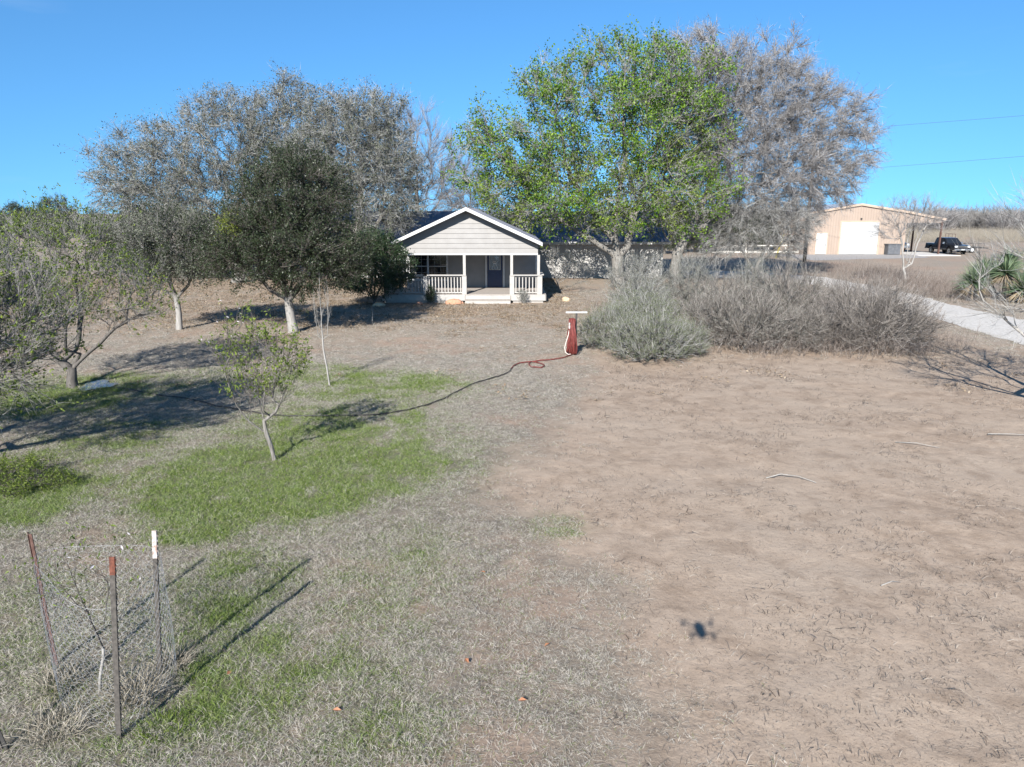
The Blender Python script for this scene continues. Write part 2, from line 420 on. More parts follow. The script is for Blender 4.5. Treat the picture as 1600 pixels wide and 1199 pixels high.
M['grey_box'] = surf('grey_box', (0.085, 0.09, 0.10), (0.13, 0.135, 0.145), 3, 0.6, bump_s=0.05)
M['drone'] = surf('drone', (0.20, 0.20, 0.21), (0.26, 0.26, 0.27), 20, 0.5, bump_s=0)
M['fence_white'] = surf('fence_white', (0.56, 0.53, 0.47), (0.66, 0.63, 0.57), 4, 0.7, bump_s=0.1)

def water_mat():
    m, nt, out = new_mat("puddle_water")
    p = N(nt, "ShaderNodeBsdfPrincipled", i_Roughness=0.06)
    p.inputs["Base Color"].default_value = (0.10, 0.085, 0.07, 1)
    p.inputs["IOR"].default_value = 1.33
    p.inputs["Specular IOR Level"].default_value = 0.9
    nt.links.new(bump(nt, noise(nt, 9, 2), 0.25, 0.02), p.inputs["Normal"])
    nt.links.new(p.outputs[0], out.inputs[0])
    return m
M['water'] = water_mat()

def ground_mat():
    m, nt, out = new_mat("ground_soil")
    pos = N(nt, "ShaderNodeNewGeometry").outputs["Position"]
    a = N(nt, "ShaderNodeAttribute", attribute_name="cover")
    sp = N(nt, "ShaderNodeSeparateColor"); nt.links.new(a.outputs["Color"], sp.inputs[0])
    cov, grn, lit = sp.outputs[0], sp.outputs[1], sp.outputs[2]
    soil = a.outputs["Alpha"]
    big = noise(nt, 0.35, 4, 0.6, pos); mid = noise(nt, 2.6, 5, 0.65, pos); fine = noise(nt, 16, 5, 0.7, pos); grain = noise(nt, 75, 3, 0.7, pos)
    # sandy soil
    dirt = ramp(nt, mid, [(0.30, (0.245, 0.187, 0.140)), (0.5, (0.325, 0.253, 0.193)), (0.68, (0.385, 0.308, 0.240))])
    dirt = mixc(nt, ramp(nt, big, [(0.4, (0, 0, 0)), (0.65, (1, 1, 1))]), dirt, (0.35, 0.283, 0.222))
    dirt = mixc(nt, math_n(nt, 'MULTIPLY', ramp(nt, noise(nt, 1.5, 5, 0.7, pos, 0.6), [(0.5, (0, 0, 0)), (0.66, (1, 1, 1))]), 0.62), dirt, (0.215, 0.16, 0.118))
    dirt = mixc(nt, math_n(nt, 'MULTIPLY', ramp(nt, noise(nt, 38, 3, 0.7, pos), [(0.60, (0, 0, 0)), (0.66, (1, 1, 1))]), 0.8), dirt, (0.15, 0.11, 0.085))
    dirt = mixc(nt, math_n(nt, 'MULTIPLY', ramp(nt, fine, [(0.60, (0, 0, 0)), (0.74, (1, 1, 1))]), 0.5), dirt, (0.22, 0.165, 0.13))
    dirt = mixc(nt, math_n(nt, 'MULTIPLY', ramp(nt, grain, [(0.60, (0, 0, 0)), (0.68, (1, 1, 1))]), 0.6), dirt, (0.52, 0.45, 0.38))
    dry = ramp(nt, fine, [(0.3, (0.150, 0.132, 0.106)), (0.5, (0.245, 0.220, 0.185)), (0.7, (0.335, 0.303, 0.262))])
    yy = N(nt, 'ShaderNodeSeparateXYZ'); nt.links.new(pos, yy.inputs[0])
    far_ = math_n(nt, 'MULTIPLY', math_n(nt, 'SUBTRACT', yy.outputs[1], 12.0), 0.09); far_.node.use_clamp = True
    thatch = ramp(nt, fine, [(0.3, (0.095, 0.083, 0.067)), (0.55, (0.18, 0.16, 0.132)), (0.75, (0.28, 0.255, 0.215))])
    dry = mixc(nt, far_, thatch, dry)
    dry = mixc(nt, ramp(nt, mid, [(0.42, (0, 0, 0)), (0.66, (0.5, 0.5, 0.5))]), dry, (0.27, 0.215, 0.17))
    grs = ramp(nt, fine, [(0.3, (0.07, 0.082, 0.035)), (0.6, (0.13, 0.155, 0.062)), (0.8, (0.21, 0.215, 0.115))])
    red = ramp(nt, mid, [(0.3, (0.25, 0.165, 0.12)), (0.7, (0.34, 0.235, 0.175))])
    ltr = ramp(nt, fine, [(0.3, (0.19, 0.138, 0.10)), (0.48, (0.30, 0.222, 0.16)), (0.66, (0.38, 0.295, 0.22))])
    c = mixc(nt, ramp(nt, cov, [(0.15, (0, 0, 0)), (0.75, (1, 1, 1))]), dirt, dry)
    c = mixc(nt, math_n(nt, 'MULTIPLY', soil, 0.4), c, red)
    c = mixc(nt, math_n(nt, 'MULTIPLY', lit, ramp(nt, fine, [(0.4, (0.25, 0.25, 0.25)), (0.6, (1, 1, 1))])), c, ltr)
    c = mixc(nt, math_n(nt, 'MULTIPLY', grn, 0.7), c, grs)
    p = N(nt, "ShaderNodeBsdfPrincipled", i_Roughness=0.95)
    p.inputs["Specular IOR Level"].default_value = 0.15
    nt.links.new(mixc(nt, 1.0, c, (ALB * 1.045, ALB * 1.03, ALB * 1.01), 'MULTIPLY'), p.inputs["Base Color"])
    hgt = math_n(nt, 'ADD', math_n(nt, 'MULTIPLY', fine, 1.0), math_n(nt, 'MULTIPLY', grain, 0.35))
    hgt = math_n(nt, 'ADD', hgt, math_n(nt, 'MULTIPLY', noise(nt, 6.5, 3, 0.6, pos), 1.6))
    bn = N(nt, "ShaderNodeBump", i_Distance=0.03)
    nt.links.new(hgt, bn.inputs["Height"])
    nt.links.new(math_n(nt, 'MULTIPLY_ADD', cov, 0.35, 0.36), bn.inputs["Strength"])
    nt.links.new(bn.outputs[0], p.inputs["Normal"])
    nt.links.new(p.outputs[0], out.inputs[0])
    return m
M['ground'] = ground_mat()

def grass_mat(name, dry, green):
    m, nt, out = new_mat(name)
    g = N(nt, "ShaderNodeAttribute", attribute_name="green", attribute_type='INSTANCER')
    v = N(nt, "ShaderNodeAttribute", attribute_name="vary", attribute_type='INSTANCER')
    rnd = N(nt, "ShaderNodeNewGeometry").outputs["Random Per Island"]
    dry = [(p, alb(c)) for p, c in dry]; green = [(p, alb(c)) for p, c in green]
    cd = ramp(nt, rnd, dry); cg = ramp(nt, rnd, green)
    sh = math_n(nt, 'FRACT', math_n(nt, 'MULTIPLY', rnd, 37.7))
    sel = math_n(nt, 'LESS_THAN', sh, g.outputs["Fac"])
    col = mixc(nt, sel, cd, cg)
    bc = N(nt, "ShaderNodeBrightContrast")
    nt.links.new(col, bc.inputs[0]); nt.links.new(v.outputs["Fac"], bc.inputs[1])
    p = N(nt, "ShaderNodeBsdfPrincipled", i_Roughness=0.75)
    p.inputs["Specular IOR Level"].default_value = 0.2
    nt.links.new(bc.outputs[0], p.inputs["Base Color"])
    t = N(nt, "ShaderNodeBsdfTranslucent"); nt.links.new(bc.outputs[0], t.inputs[0])
    mx = N(nt, "ShaderNodeMixShader"); mx.inputs[0].default_value = 0.25
    nt.links.new(p.outputs[0], mx.inputs[1]); nt.links.new(t.outputs[0], mx.inputs[2])
    nt.links.new(mx.outputs[0], out.inputs[0])
    return m
M['grass'] = grass_mat('grass', [(0.0, (0.19, 0.163, 0.13)), (0.35, (0.37, 0.332, 0.275)), (0.7, (0.50, 0.46, 0.40)), (1.0, (0.64, 0.60, 0.53))],
                       [(0.0, (0.065, 0.105, 0.028)), (0.4, (0.14, 0.215, 0.05)), (0.75, (0.235, 0.305, 0.085)), (1.0, (0.36, 0.40, 0.16))])
M['stubble'] = grass_mat('stubble', [(0.0, (0.055, 0.045, 0.04)), (0.5, (0.11, 0.09, 0.078)), (0.72, (0.28, 0.235, 0.19)), (1.0, (0.56, 0.50, 0.43))],
                         [(0.0, (0.09, 0.12, 0.05)), (1.0, (0.2, 0.22, 0.12))])

# ------------------------------------------------------------------ GROUND
def graded(lo, hi, step, out_lo, out_hi, k=1.09):
    c = list(np.arange(lo, hi + 1e-6, step)); s = step; v = c[-1]
    while v < out_hi:
        s *= k; v += s; c.append(v)
    s = step; v = c[0]; pre = []
    while v > out_lo:
        s *= k; v -= s; pre.append(v)
    return np.array(pre[::-1] + c)

gx = graded(-14, 15, 0.15, -4000, 4000, 1.08)
gy = graded(4.2, 22, 0.14, -60, 5000, 1.055)
GX, GY = np.meshgrid(gx, gy)
ground_z = terrain(GX, GY)
nx, ny = len(gx), len(gy)
V = np.stack([GX, GY, ground_z], -1).reshape(-1, 3)
ii = np.arange((ny - 1) * nx).reshape(ny - 1, nx)[:, :-1].ravel()
me = mesh_np("ground", V, quads=np.stack([ii, ii + 1, ii + 1 + nx, ii + nx], -1), smooth=True)
cv, g_, lt_, so_, _ = masks(GX.ravel(), GY.ravel())
att = me.attributes.new("cover", 'FLOAT_COLOR', 'POINT')
att.data.foreach_set("color", np.stack([cv, g_, lt_, so_], -1).astype(np.float32).ravel())
tag(link("ground", me, M['ground']), "sandy brown yard of bare soil and winter grass around the house", None, kind="structure")

# white gravel drive: runs up the right side and bends left to the house
RD = [((26, 16), (20.5, 12)), ((24.6, 24), (18.9, 20)), ((23.49, 31.87), (18.55, 24.93)), ((23.18, 33.06), (18.69, 26.44)), ((23.11, 35.71), (18.94, 29.07)),
      ((23.04, 38.26), (19.08, 31.49)), ((23.84, 42.81), (19.42, 35.24)), ((24.02, 48.56), (20.03, 41.82)), ((23.52, 55.48), (20.34, 49.9)),
      ((20.86, 60.37), (18.36, 54.38)), ((16.17, 62.43), (14.16, 55.48)), ((13.08, 63.15), (12.4, 55.48))]
def ribbon(name, pairs, n, m, z, jit, mat, seed):
    rng = np.random.default_rng(seed)
    A = np.array([p[0] for p in pairs], float); B = np.array([p[1] for p in pairs], float)
    t = np.linspace(0, len(pairs) - 1, n); k = np.arange(len(pairs))
    a = np.stack([np.interp(t, k, A[:, i]) for i in (0, 1)], -1); b = np.stack([np.interp(t, k, B[:, i]) for i in (0, 1)], -1)
    for _ in range(6):
        a[1:-1] = (a[:-2] + 2 * a[1:-1] + a[2:]) / 4; b[1:-1] = (b[:-2] + 2 * b[1:-1] + b[2:]) / 4
    a += jit * (fbm(a[:, 0] * 1.5, a[:, 1] * 1.5, seed)[:, None] - .5) * 2; b += jit * (fbm(b[:, 0] * 1.5, b[:, 1] * 1.5, seed + 9)[:, None] - .5) * 2
    u = np.linspace(0, 1, m)
    P = a[:, None, :] * (1 - u[None, :, None]) + b[:, None, :] * u[None, :, None]
    rut = 0.02 * (1 - np.exp(-((u - .28) / .1) ** 2) - np.exp(-((u - .72) / .1) ** 2)) * np.sin(np.pi * u)
    Z = z + terrain(P[..., 0], P[..., 1]) + rut[None, :] + 0.012 * fbm(P[..., 0] * 3, P[..., 1] * 3, 5, 2) * np.sin(np.pi * u)[None, :]
    Vv = np.concatenate([P, Z[..., None]], -1).reshape(-1, 3)
    i = np.arange((n - 1) * m).reshape(n - 1, m)[:, :-1].ravel()
    return tag(link(name, mesh_np(name, Vv, quads=np.stack([i, i + m, i + m + 1, i + 1], -1), smooth=True), mat), kind="structure")
ribbon("gravel_drive", RD, 240, 14, 0.012, 0.35, M['gravel'], 4)["label"] = "pale crushed gravel drive curving past the shrubs to the house"
ribbon("shop_apron", [((30, 86.9), (31, 76)), ((36, 86.9), (36.5, 78)), ((44, 86.9), (44, 80)), ((45.4, 86.9), (46.5, 82))], 60, 10, 0.010, 0.6,
       surf('grey_gravel', (0.27, 0.25, 0.235), (0.36, 0.34, 0.32), 3, 0.95, bump_s=0.6), 14)["label"] = "grey gravel apron in front of the tan shop doors"
pad = MB().box(45.75, 50.6, 83.9, 92, -0.1, 0.06).part("concrete_pad", M['concrete'])
tag(pad, "bright concrete pad under the open carport", kind="structure")
# a sheet of standing water by the fruit tree
rngp = np.random.default_rng(8)
pv = [(-11.55, 19.95, 0.03)]
for i in range(28):
    an = i / 28 * 2 * math.pi
    r = 1 + 0.28 * math.sin(an * 3 + 1) + 0.12 * rngp.normal()
    pv.append((-11.55 + 0.45 * r * math.cos(an), 19.95 + 0.6 * r * math.sin(an), 0.03))
tag(link("puddle", mesh_np("puddle", np.array(pv) + np.array([0, 0, tz(-11.55, 19.95)]), tris=[(0, 1 + i, 1 + (i + 1) % 28) for i in range(28)]), M['water']),
    "small puddle of hose water beside the fruit tree trunk", kind="structure")

# ------------------------------------------------------------------ HOUSE
house = thing("house", "pale ranch house with gabled front porch and dark metal roof", "house", (-2.4, 45, 0))
HO = Vector(house.location)
def hp(mb, name, mat, parent=None, smooth=False):
    """build in world metres, hang under the house"""
    o = mb.part(name, mat, parent or house, smooth)
    o.location = -HO if parent is None else (0, 0, 0)
    return o

def lap(mb, x0, x1, y, z0, z1, pitch, out=0.022):
    """lapped boards on a wall facing -Y"""
    z = z0
    while z < z1 - 0.02:
        t = min(z + pitch, z1)
        mb.add([(x0, y, z), (x1, y, z), (x1, y - out, z), (x0, y - out, z), (x0, y - 0.003, t), (x1, y - 0.003, t)],
               [(0, 1, 2, 3), (3, 2, 5, 4)])
        z += pitch
    return mb

PK_X, PK_Z, SL = -2.4, 4.93, 0.452                 # porch gable: peak and roof slope
def roof_z(x): return PK_Z - SL * abs(x - PK_X)
# main block
mw = MB().box(-13.5, 11.1, 55.0, 65.0, -0.05, 2.55)
lap(mw, 2.0, 11.1, 54.998, 0.1, 2.5, 0.2)
lap(mw, -13.5, -6.2, 54.998, 0.1, 2.5, 0.2)
for x in (-13.5, 11.1):                            # gable ends of the main block
    mw.prism([(x, 55, 2.55), (x, 65, 2.55), (x, 60, 4.5)], (0.12 if x < 0 else -0.12, 0, 0))
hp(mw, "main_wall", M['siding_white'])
mf = MB().box(-13.55, 11.15, 54.93, 55.06, -0.06, 0.09)
hp(mf, "foundation", M['concrete'])
# main roof: two slopes with raised seams
ms = 0.39
mr = MB()
ridge_z = 4.86; ey0, ey1 = 54.4, 65.6; ez = ridge_z - ms * (60 - ey0)
X0, X1 = -14.1, 11.6
for (ye, s) in ((ey0, 1), (ey1, -1)):
    mr.hexa([(X0, ye, ez - 0.05), (X1, ye, ez - 0.05), (X1, 60, ridge_z - 0.05), (X0, 60, ridge_z - 0.05)],
            [(X0, ye, ez), (X1, ye, ez), (X1, 60, ridge_z), (X0, 60, ridge_z)])
    x = X0 + 0.2
    while x < X1:
        mr.hexa([(x, ye + 0.01 * s, ez), (x + .03, ye + 0.01 * s, ez), (x + .03, 60, ridge_z), (x, 60, ridge_z)],
                [(x, ye + 0.01 * s, ez + .035), (x + .03, ye + 0.01 * s, ez + .035), (x + .03, 60, ridge_z + .035), (x, 60, ridge_z + .035)])
        x += 0.42
hp(mr, "main_roof", M['metal_roof'])
for (a, b) in ((X0, -6.05), (1.3, X1)):
    hp(MB().box(a, b, 54.36, 54.40, ez - 0.19, ez - 0.003), "eave_fascia", M['trim'])
    hp(MB().box(a + .02, b - .02, 54.401, 54.97, ez - 0.16, ez - 0.13), "eave_soffit", M['soffit'])

# front wing behind the porch
WX0, WX1 = -6.15, 1.42
fw = MB().box(WX0, WX1, 43.55, 54.9, 0.0, 2.95)
lap(fw, WX0, -6.2 + .05, 43.548, .44, 2.9, 0.2)
lap(fw, -3.72, -1.56, 43.548, .44, 2.9, 0.2)
lap(fw, -0.44, WX1, 43.548, .44, 2.9, 0.2)
lap(fw, -6.1, -3.72, 43.548, .44, .84, 0.2)
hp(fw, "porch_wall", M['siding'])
# wing roof
wr = MB()
y0, y1 = 39.15, 59.4
for s in (-1, 1):
    xe = PK_X + s * 3.98
    a = [(PK_X, y0, PK_Z), (xe, y0, roof_z(xe)), (xe, y1, roof_z(xe)), (PK_X, y1, PK_Z)]
    if s < 0: a = [a[0], a[3], a[2], a[1]]
    wr.hexa([(p[0], p[1], p[2]) for p in a], [(p[0], p[1], p[2] + 0.05) for p in a])
    y = y0 + .25
    while y < y1:
        wr.hexa([(PK_X, y, PK_Z + .05), (xe, y, roof_z(xe) + .05), (xe, y + .03, roof_z(xe) + .05), (PK_X, y + .03, PK_Z + .05)],
                [(PK_X, y, PK_Z + .085), (xe, y, roof_z(xe) + .085), (xe, y + .03, roof_z(xe) + .085), (PK_X, y + .03, PK_Z + .085)])
        y += 0.42
hp(wr, "porch_roof", M['metal_roof'])
for s in (-1, 1):                                   # rake boards
    xe = PK_X + s * 4.0
    f = MB().prism([(PK_X, 39.11, PK_Z + .06), (xe, 39.11, roof_z(xe) + .06), (xe, 39.11, roof_z(xe) - .10), (PK_X, 39.11, PK_Z - .10)], (0, 0.035, 0))
    f.prism([(PK_X, 39.085, PK_Z + .075), (xe, 39.085, roof_z(xe) + .075), (xe, 39.085, roof_z(xe) - .0), (PK_X, 39.085, PK_Z - .0)], (0, 0.023, 0))
    hp(f, "rake_board", M['trim'])
    e = MB().box(min(xe, xe - s * .03), max(xe, xe - s * .03), 39.15, 54.4, roof_z(xe) - .12, roof_z(xe) + .03)
    hp(e, "eave_board", M['trim'])
    q = MB().prism([(PK_X, 39.15, PK_Z - .06), (xe - s * .04, 39.15, roof_z(xe - s * .04) - .06), (xe - s * .04, 39.15, roof_z(xe - s * .04) - .09), (PK_X, 39.15, PK_Z - .09)], (0, .58, 0))
    hp(q, "rake_soffit", M['soffit'])
# gable siding, one board after another
GY0 = 39.74
z = 2.63; k = 0
while z < 4.78:
    t = min(z + 0.255, 4.80)
    def hw(zz): return min(3.78, max(0.02, (PK_Z - 0.075 - zz) / SL))
    a, b = hw(z), hw(t)
    bd = MB()
    o = 0.03
    v = [(PK_X - a, GY0 - o, z), (PK_X + a, GY0 - o, z), (PK_X + b, GY0 - .004, t), (PK_X - b, GY0 - .004, t),
         (PK_X - a, GY0 + .06, z), (PK_X + a, GY0 + .06, z), (PK_X + b, GY0 + .06, t), (PK_X - b, GY0 + .06, t)]
    bd.add(v, [(0, 1, 2, 3), (7, 6, 5, 4), (0, 4, 5, 1), (1, 5, 6, 2), (2, 6, 7, 3), (3, 7, 4, 0)])
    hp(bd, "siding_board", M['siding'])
    z = t + 0.0015
hp(MB().box(PK_X - 3.78, PK_X + 3.78, 39.72, 39.82, 2.53, 2.628), "porch_beam", M['trim'])
hp(MB().box(PK_X - 3.75, PK_X + 3.75, 39.83, 43.54, 2.60, 2.64), "porch_ceiling", M['soffit'])

# deck, skirt, step
dk = MB().box(-6.95, 1.78, 39.58, 43.54, 0.36, 0.43)
for i in range(28):
    y = 39.6 + i * 0.14
    dk.box(-6.94, 1.77, y, y + 0.132, 0.43, 0.441)
hp(dk, "deck", M['deck'])
for (a, b) in ((-6.98, -2.52), (-0.06, 1.80)):
    hp(MB().box(a, b, 39.52, 39.575, 0.115, 0.435), "deck_skirt", M['rail_paint'])
    hp(MB().box(a + .12, b - .12, 39.60, 39.64, -0.03, 0.10), "deck_base", M['rail_paint'])
hp(MB().box(1.785, 1.83, 39.52, 43.5, 0.115, 0.435), "deck_skirt", M['rail_paint'])
hp(MB().box(-2.5, -0.08, 39.44, 39.577, -0.03, 0.40), "step_riser", M['rail_paint'])
hp(MB().box(-2.52, -0.06, 39.06, 39.437, 0.17, 0.215), "step_tread", M['deck'])
hp(MB().box(-2.5, -0.08, 39.10, 39.43, -0.03, 0.167), "step_riser", M['rail_paint'])
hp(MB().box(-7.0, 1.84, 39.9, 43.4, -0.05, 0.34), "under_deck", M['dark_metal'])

# posts and railings
for x in (-6.0, -2.55, -0.02, 1.42):
    hp(MB().box(x - .072, x + .072, 39.69, 39.83, 0.442, 2.53), "porch_post", M['rail_paint'])
for x in (-6.78, -4.66, -2.56, 0.0, 1.5):
    hp(MB().box(x - .12, x + .12, 39.62, 39.86, 0.442, 1.435), "newel_post", M['rail_paint'])
bal = MB().box(-.026, .026, -.02, .02, 0.56, 1.36).mesh("baluster")
for (a, b) in ((-6.66, -4.78), (-4.54, -2.68), (0.12, 1.38)):
    hp(MB().box(a - .22, b + .22, 39.58, 39.90, 1.437, 1.487), "top_rail", M['rail_paint'])
    hp(MB().box(a, b, 39.70, 39.78, 1.36, 1.43), "sub_rail", M['rail_paint'])
    hp(MB().box(a, b, 39.70, 39.78, 0.50, 0.56), "bottom_rail", M['rail_paint'])
    n = int(round((b - a) / 0.17)); st = (b - a) / n
    for i in range(n):
        o = link("baluster", bal, M['rail_paint'], house, Vector((a + st * (i + .5), 39.74, 0)) - HO)
for x in (-6.8, 1.6):                                # side railings run back to the wall
    hp(MB().box(x - .12, x + .12, 39.92, 43.5, 1.437, 1.487), "top_rail", M['rail_paint'])
    hp(MB().box(x - .04, x + .04, 39.9, 43.5, 0.50, 0.56), "bottom_rail", M['rail_paint'])
    for i in range(20):
        link("baluster", bal, M['rail_paint'], house, Vector((x, 40.02 + i * .175, 0)) - HO)

# window with two sashes
win = hp(MB().box(-6.08, -3.74, 43.44, 43.545, 2.42, 2.52).box(-6.08, -3.74, 43.44, 43.545, .84, .92).box(-6.08, -5.98, 43.44, 43.545, .92, 2.42)
         .box(-3.84, -3.74, 43.44, 43.545, .92, 2.42).box(-4.97, -4.87, 43.44, 43.545, .92, 2.42), "window", M['trim'])
for (a, b) in ((-5.98, -4.97), (-4.87, -3.84)):
    for (p, q) in ((1.64, 1.70), (.922, .97), (2.37, 2.418)): hp(MB().box(a, b, 43.47, 43.54, p, q), "sash", M['rail_paint'], win)
    hp(MB().box(a, b, 43.525, 43.535, .97, 1.64).box(a, b, 43.515, 43.525, 1.70, 2.37), "pane", M['glass'], win)
    mu = MB()
    for i in (1, 2):
        x = a + (b - a) * i / 3
        for (p, q) in ((.97, 1.64), (1.70, 2.37)): mu.box(x - .009, x + .009, 43.50, 43.514, p, q)
    for zz in (1.30, 2.06): mu.box(a, b, 43.496, 43.499, zz - .009, zz + .009)
    hp(mu, "muntin", M['soffit'], win)
# navy front door with leaded oval light
dr = hp(MB().box(-1.45, -.55, 43.47, 43.54, .455, 2.50), "front_door", M['door_navy'])
hp(MB().box(-1.57, -1.46, 43.44, 43.545, .44, 2.52).box(-.54, -.43, 43.44, 43.545, .44, 2.52), "door_casing", M['trim'])
df = MB()
for (a, b, p, q) in ((-1.335, -1.30, 1.46, 2.46), (-.70, -.665, 1.46, 2.46), (-1.30, -.70, 1.46, 1.495), (-1.30, -.70, 2.425, 2.46)):
    df.box(a, b, 43.445, 43.469, p, q)
hp(df, "glass_frame", M['rail_paint'], dr)
hp(MB().box(-1.30, -.70, 43.455, 43.468, 1.495, 2.425), "leaded_pane", M['leaded'], dr)
came = MB()
for rad, hh in ((.12, .13), (.2, .22)):
    came.tube([(-1.0 + rad * math.cos(t * math.pi / 10), 43.45, 2.06 + hh * math.sin(t * math.pi / 10)) for t in range(21)], .010, 4)
for dx in (-.3, 0, .3):
    came.tube([(-1.0 + dx * .2, 43.45, 1.84), (-1.0 + dx * .6, 43.45, 1.5)], .007, 4)
    came.tube([(-1.0 + dx * .2, 43.45, 2.28), (-1.0 + dx * .6, 43.45, 2.42)], .007, 4)
hp(came, "came", M['chrome'], dr)
for (a, b) in ((-1.34, -1.04), (-.96, -.66)):
    hp(MB().box(a, b, 43.455, 43.469, .62, 1.26), "door_panel", M['door_navy'], dr)
hp(MB().lathe((-1.39, 43.47, 1.38), (0, -1, 0), [(0, .03), (.03, .03), (.035, .015), (.06, .015), (.065, .032), (.09, .025)], 10), "door_knob", M['dark_metal'], dr)
# corner boards
for x in (-6.2, 1.37):
    hp(MB().box(x, x + .1, 43.50, 43.547, .44, 2.60), "corner_board", M['trim'])
hp(MB().box(11.0, 11.13, 54.93, 54.975, .1, 2.5), "corner_board", M['trim'])

# ------------------------------------------------------------------ TAN METAL SHOP WITH CARPORT
shop = thing("metal_shop", "tan ribbed metal workshop with white roll-up door and lean-to carport", "workshop", (40, 92, 0))
SO = Vector(shop.location)
def sp_(mb, name, mat, parent=None, smooth=False):
    o = mb.part(name, mat, parent or shop, smooth)
    if parent is None: o.location = -SO
    return o
SX0, SXP, SX1, SX2 = 34.6, 40.2, 45.7, 49.85
def sroof(x):
    if x <= SXP: return 5.72 - (SXP - x) * 0.165
    return 5.72 - (x - SXP) * 0.158 - max(0, x - SX1) * 0.03
wl_ = MB()
wl_.prism([(SX0, 87, 0), (SX1, 87, 0), (SX1, 87, sroof(SX1)), (SXP, 87, sroof(SXP)), (SX0, 87, sroof(SX0))], (0, 12, 0))
wl_.prism([(SX1 + .003, 87, 3.62), (SX2, 87, 3.62), (SX2, 87, sroof(SX2)), (SX1 + .003, 87, sroof(SX1) - .003)], (0, 0.1, 0))
sp_(wl_, "wall", M['tan_metal'])
rb = MB(); x = SX0 + 0.15
while x < SX2:
    lo = 0.05
    if 35.2 < x < 36.8: lo = 2.6
    if 37.9 < x < 42.7: lo = 3.85
    if x > SX1: lo = 3.65
    rb.prism([(x - .05, 86.998, lo), (x + .05, 86.998, lo), (x + .025, 86.96, lo), (x - .025, 86.96, lo)], (0, 0, sroof(x) - lo - .1))
    x += 0.305
y = 87.2
while y < 99:
    rb.prism([(SX0 + .002, y - .05, .05), (SX0 + .002, y + .05, .05), (SX0 - .035, y + .025, .05), (SX0 - .035, y - .025, .05)], (0, 0, sroof(SX0) - .15))
    y += 0.305
tag(sp_(rb, "wall_rib", M['tan_metal']), kind="stuff")
rf = MB()
for (a, b) in ((SX0 - .15, SXP), (SXP, SX1), (SX1, SX2 + .25)):
    rf.hexa([(a, 86.85, sroof(a) + .01), (b, 86.85, sroof(b) + .01), (b, 99.1, sroof(b) + .01), (a, 99.1, sroof(a) + .01)],
            [(a, 86.85, sroof(a) + .07), (b, 86.85, sroof(b) + .07), (b, 99.1, sroof(b) + .07), (a, 99.1, sroof(a) + .07)])
sp_(rf, "roof", surf('shop_roof', (0.5, 0.5, 0.5), (0.58, 0.58, 0.57), 1, 0.4, metal=0.4, bump_s=0.03))
tr = MB()
for (a, b) in ((SX0 - .16, SXP), (SXP, SX1), (SX1, SX2 + .26)):
    tr.prism([(a, 86.80, sroof(a) + .09), (b, 86.80, sroof(b) + .09), (b, 86.80, sroof(b) - .16), (a, 86.80, sroof(a) - .16)], (0, .045, 0))
sp_(tr, "rake_trim", M['tan_trim'])
sp_(MB().box(SX0 - .2, SX0 - .16, 86.85, 99.1, sroof(SX0) - .14, sroof(SX0) + .05), "eave_gutter", M['tan_trim'])
sp_(MB().box(37.95, 38.12, 86.93, 86.998, 0, 3.85).box(42.52, 42.69, 86.93, 86.998, 0, 3.85).box(38.12, 42.52, 86.93, 86.998, 3.68, 3.85), "door_trim", M['tan_trim'])
rd_ = sp_(MB().box(38.12, 42.52, 86.975, 86.999, 0.02, 3.68), "roll_up_door", M['white_door'])
for i in range(14):
    z0 = 0.04 + i * 0.26
    sp_(MB().hexa([(38.14, 86.93, z0), (42.50, 86.93, z0), (42.50, 86.974, z0), (38.14, 86.974, z0)],
                  [(38.14, 86.94, z0 + .245), (42.50, 86.94, z0 + .245), (42.50, 86.974, z0 + .245), (38.14, 86.974, z0 + .245)]), "door_panel", M['white_door'], rd_)
wd = sp_(MB().box(35.35, 36.6, 86.94, 86.999, 0.05, 2.45), "walk_door", M['white_door'])
sp_(MB().box(35.27, 35.348, 86.92, 86.998, 0, 2.52).box(36.602, 36.68, 86.92, 86.998, 0, 2.52).box(35.348, 36.602, 86.92, 86.998, 2.452, 2.53), "door_frame", M['tan_trim'])
sp_(MB().box(36.44, 36.5, 86.88, 86.938, 1.05, 1.15), "door_handle", M['dark_metal'], wd)
lamp = sp_(MB().box(40.25, 40.4, 86.8, 86.955, 4.02, 4.16), "wall_light", M['dark_metal'])
for (x, y) in ((49.75, 87.0), (49.75, 93), (49.75, 98.9)):
    sp_(MB().box(x - .08, x + .08, y - .08, y + .08, 0, sroof(49.75) - .0), "carport_post", M['rust'])
sp_(MB().box(49.66, 49.84, 87.1, 98.9, sroof(49.75) - .25, sroof(49.75) - .02), "carport_beam", M['rust'])
# open boarded box against the shop wall
cb = thing("utility_box", "dark grey utility cabinet against the tan shop wall beside the roll-up door", "cabinet", (44.1, 86.4, 0))
MB().box(-.72, .72, -.35, .5, 0.05, 1.18).part("cabinet_body", M['grey_box'], cb)
MB().box(-.78, .78, -.42, .55, 1.18, 1.25).part("lid", M['grey_box'], cb)
MB().box(-.68, -.02, -.375, -.352, .12, 1.12).part("cabinet_door", M['grey_box'], cb)
MB().box(.02, .68, -.375, -.352, .12, 1.12).part("cabinet_door", M['grey_box'], cb)

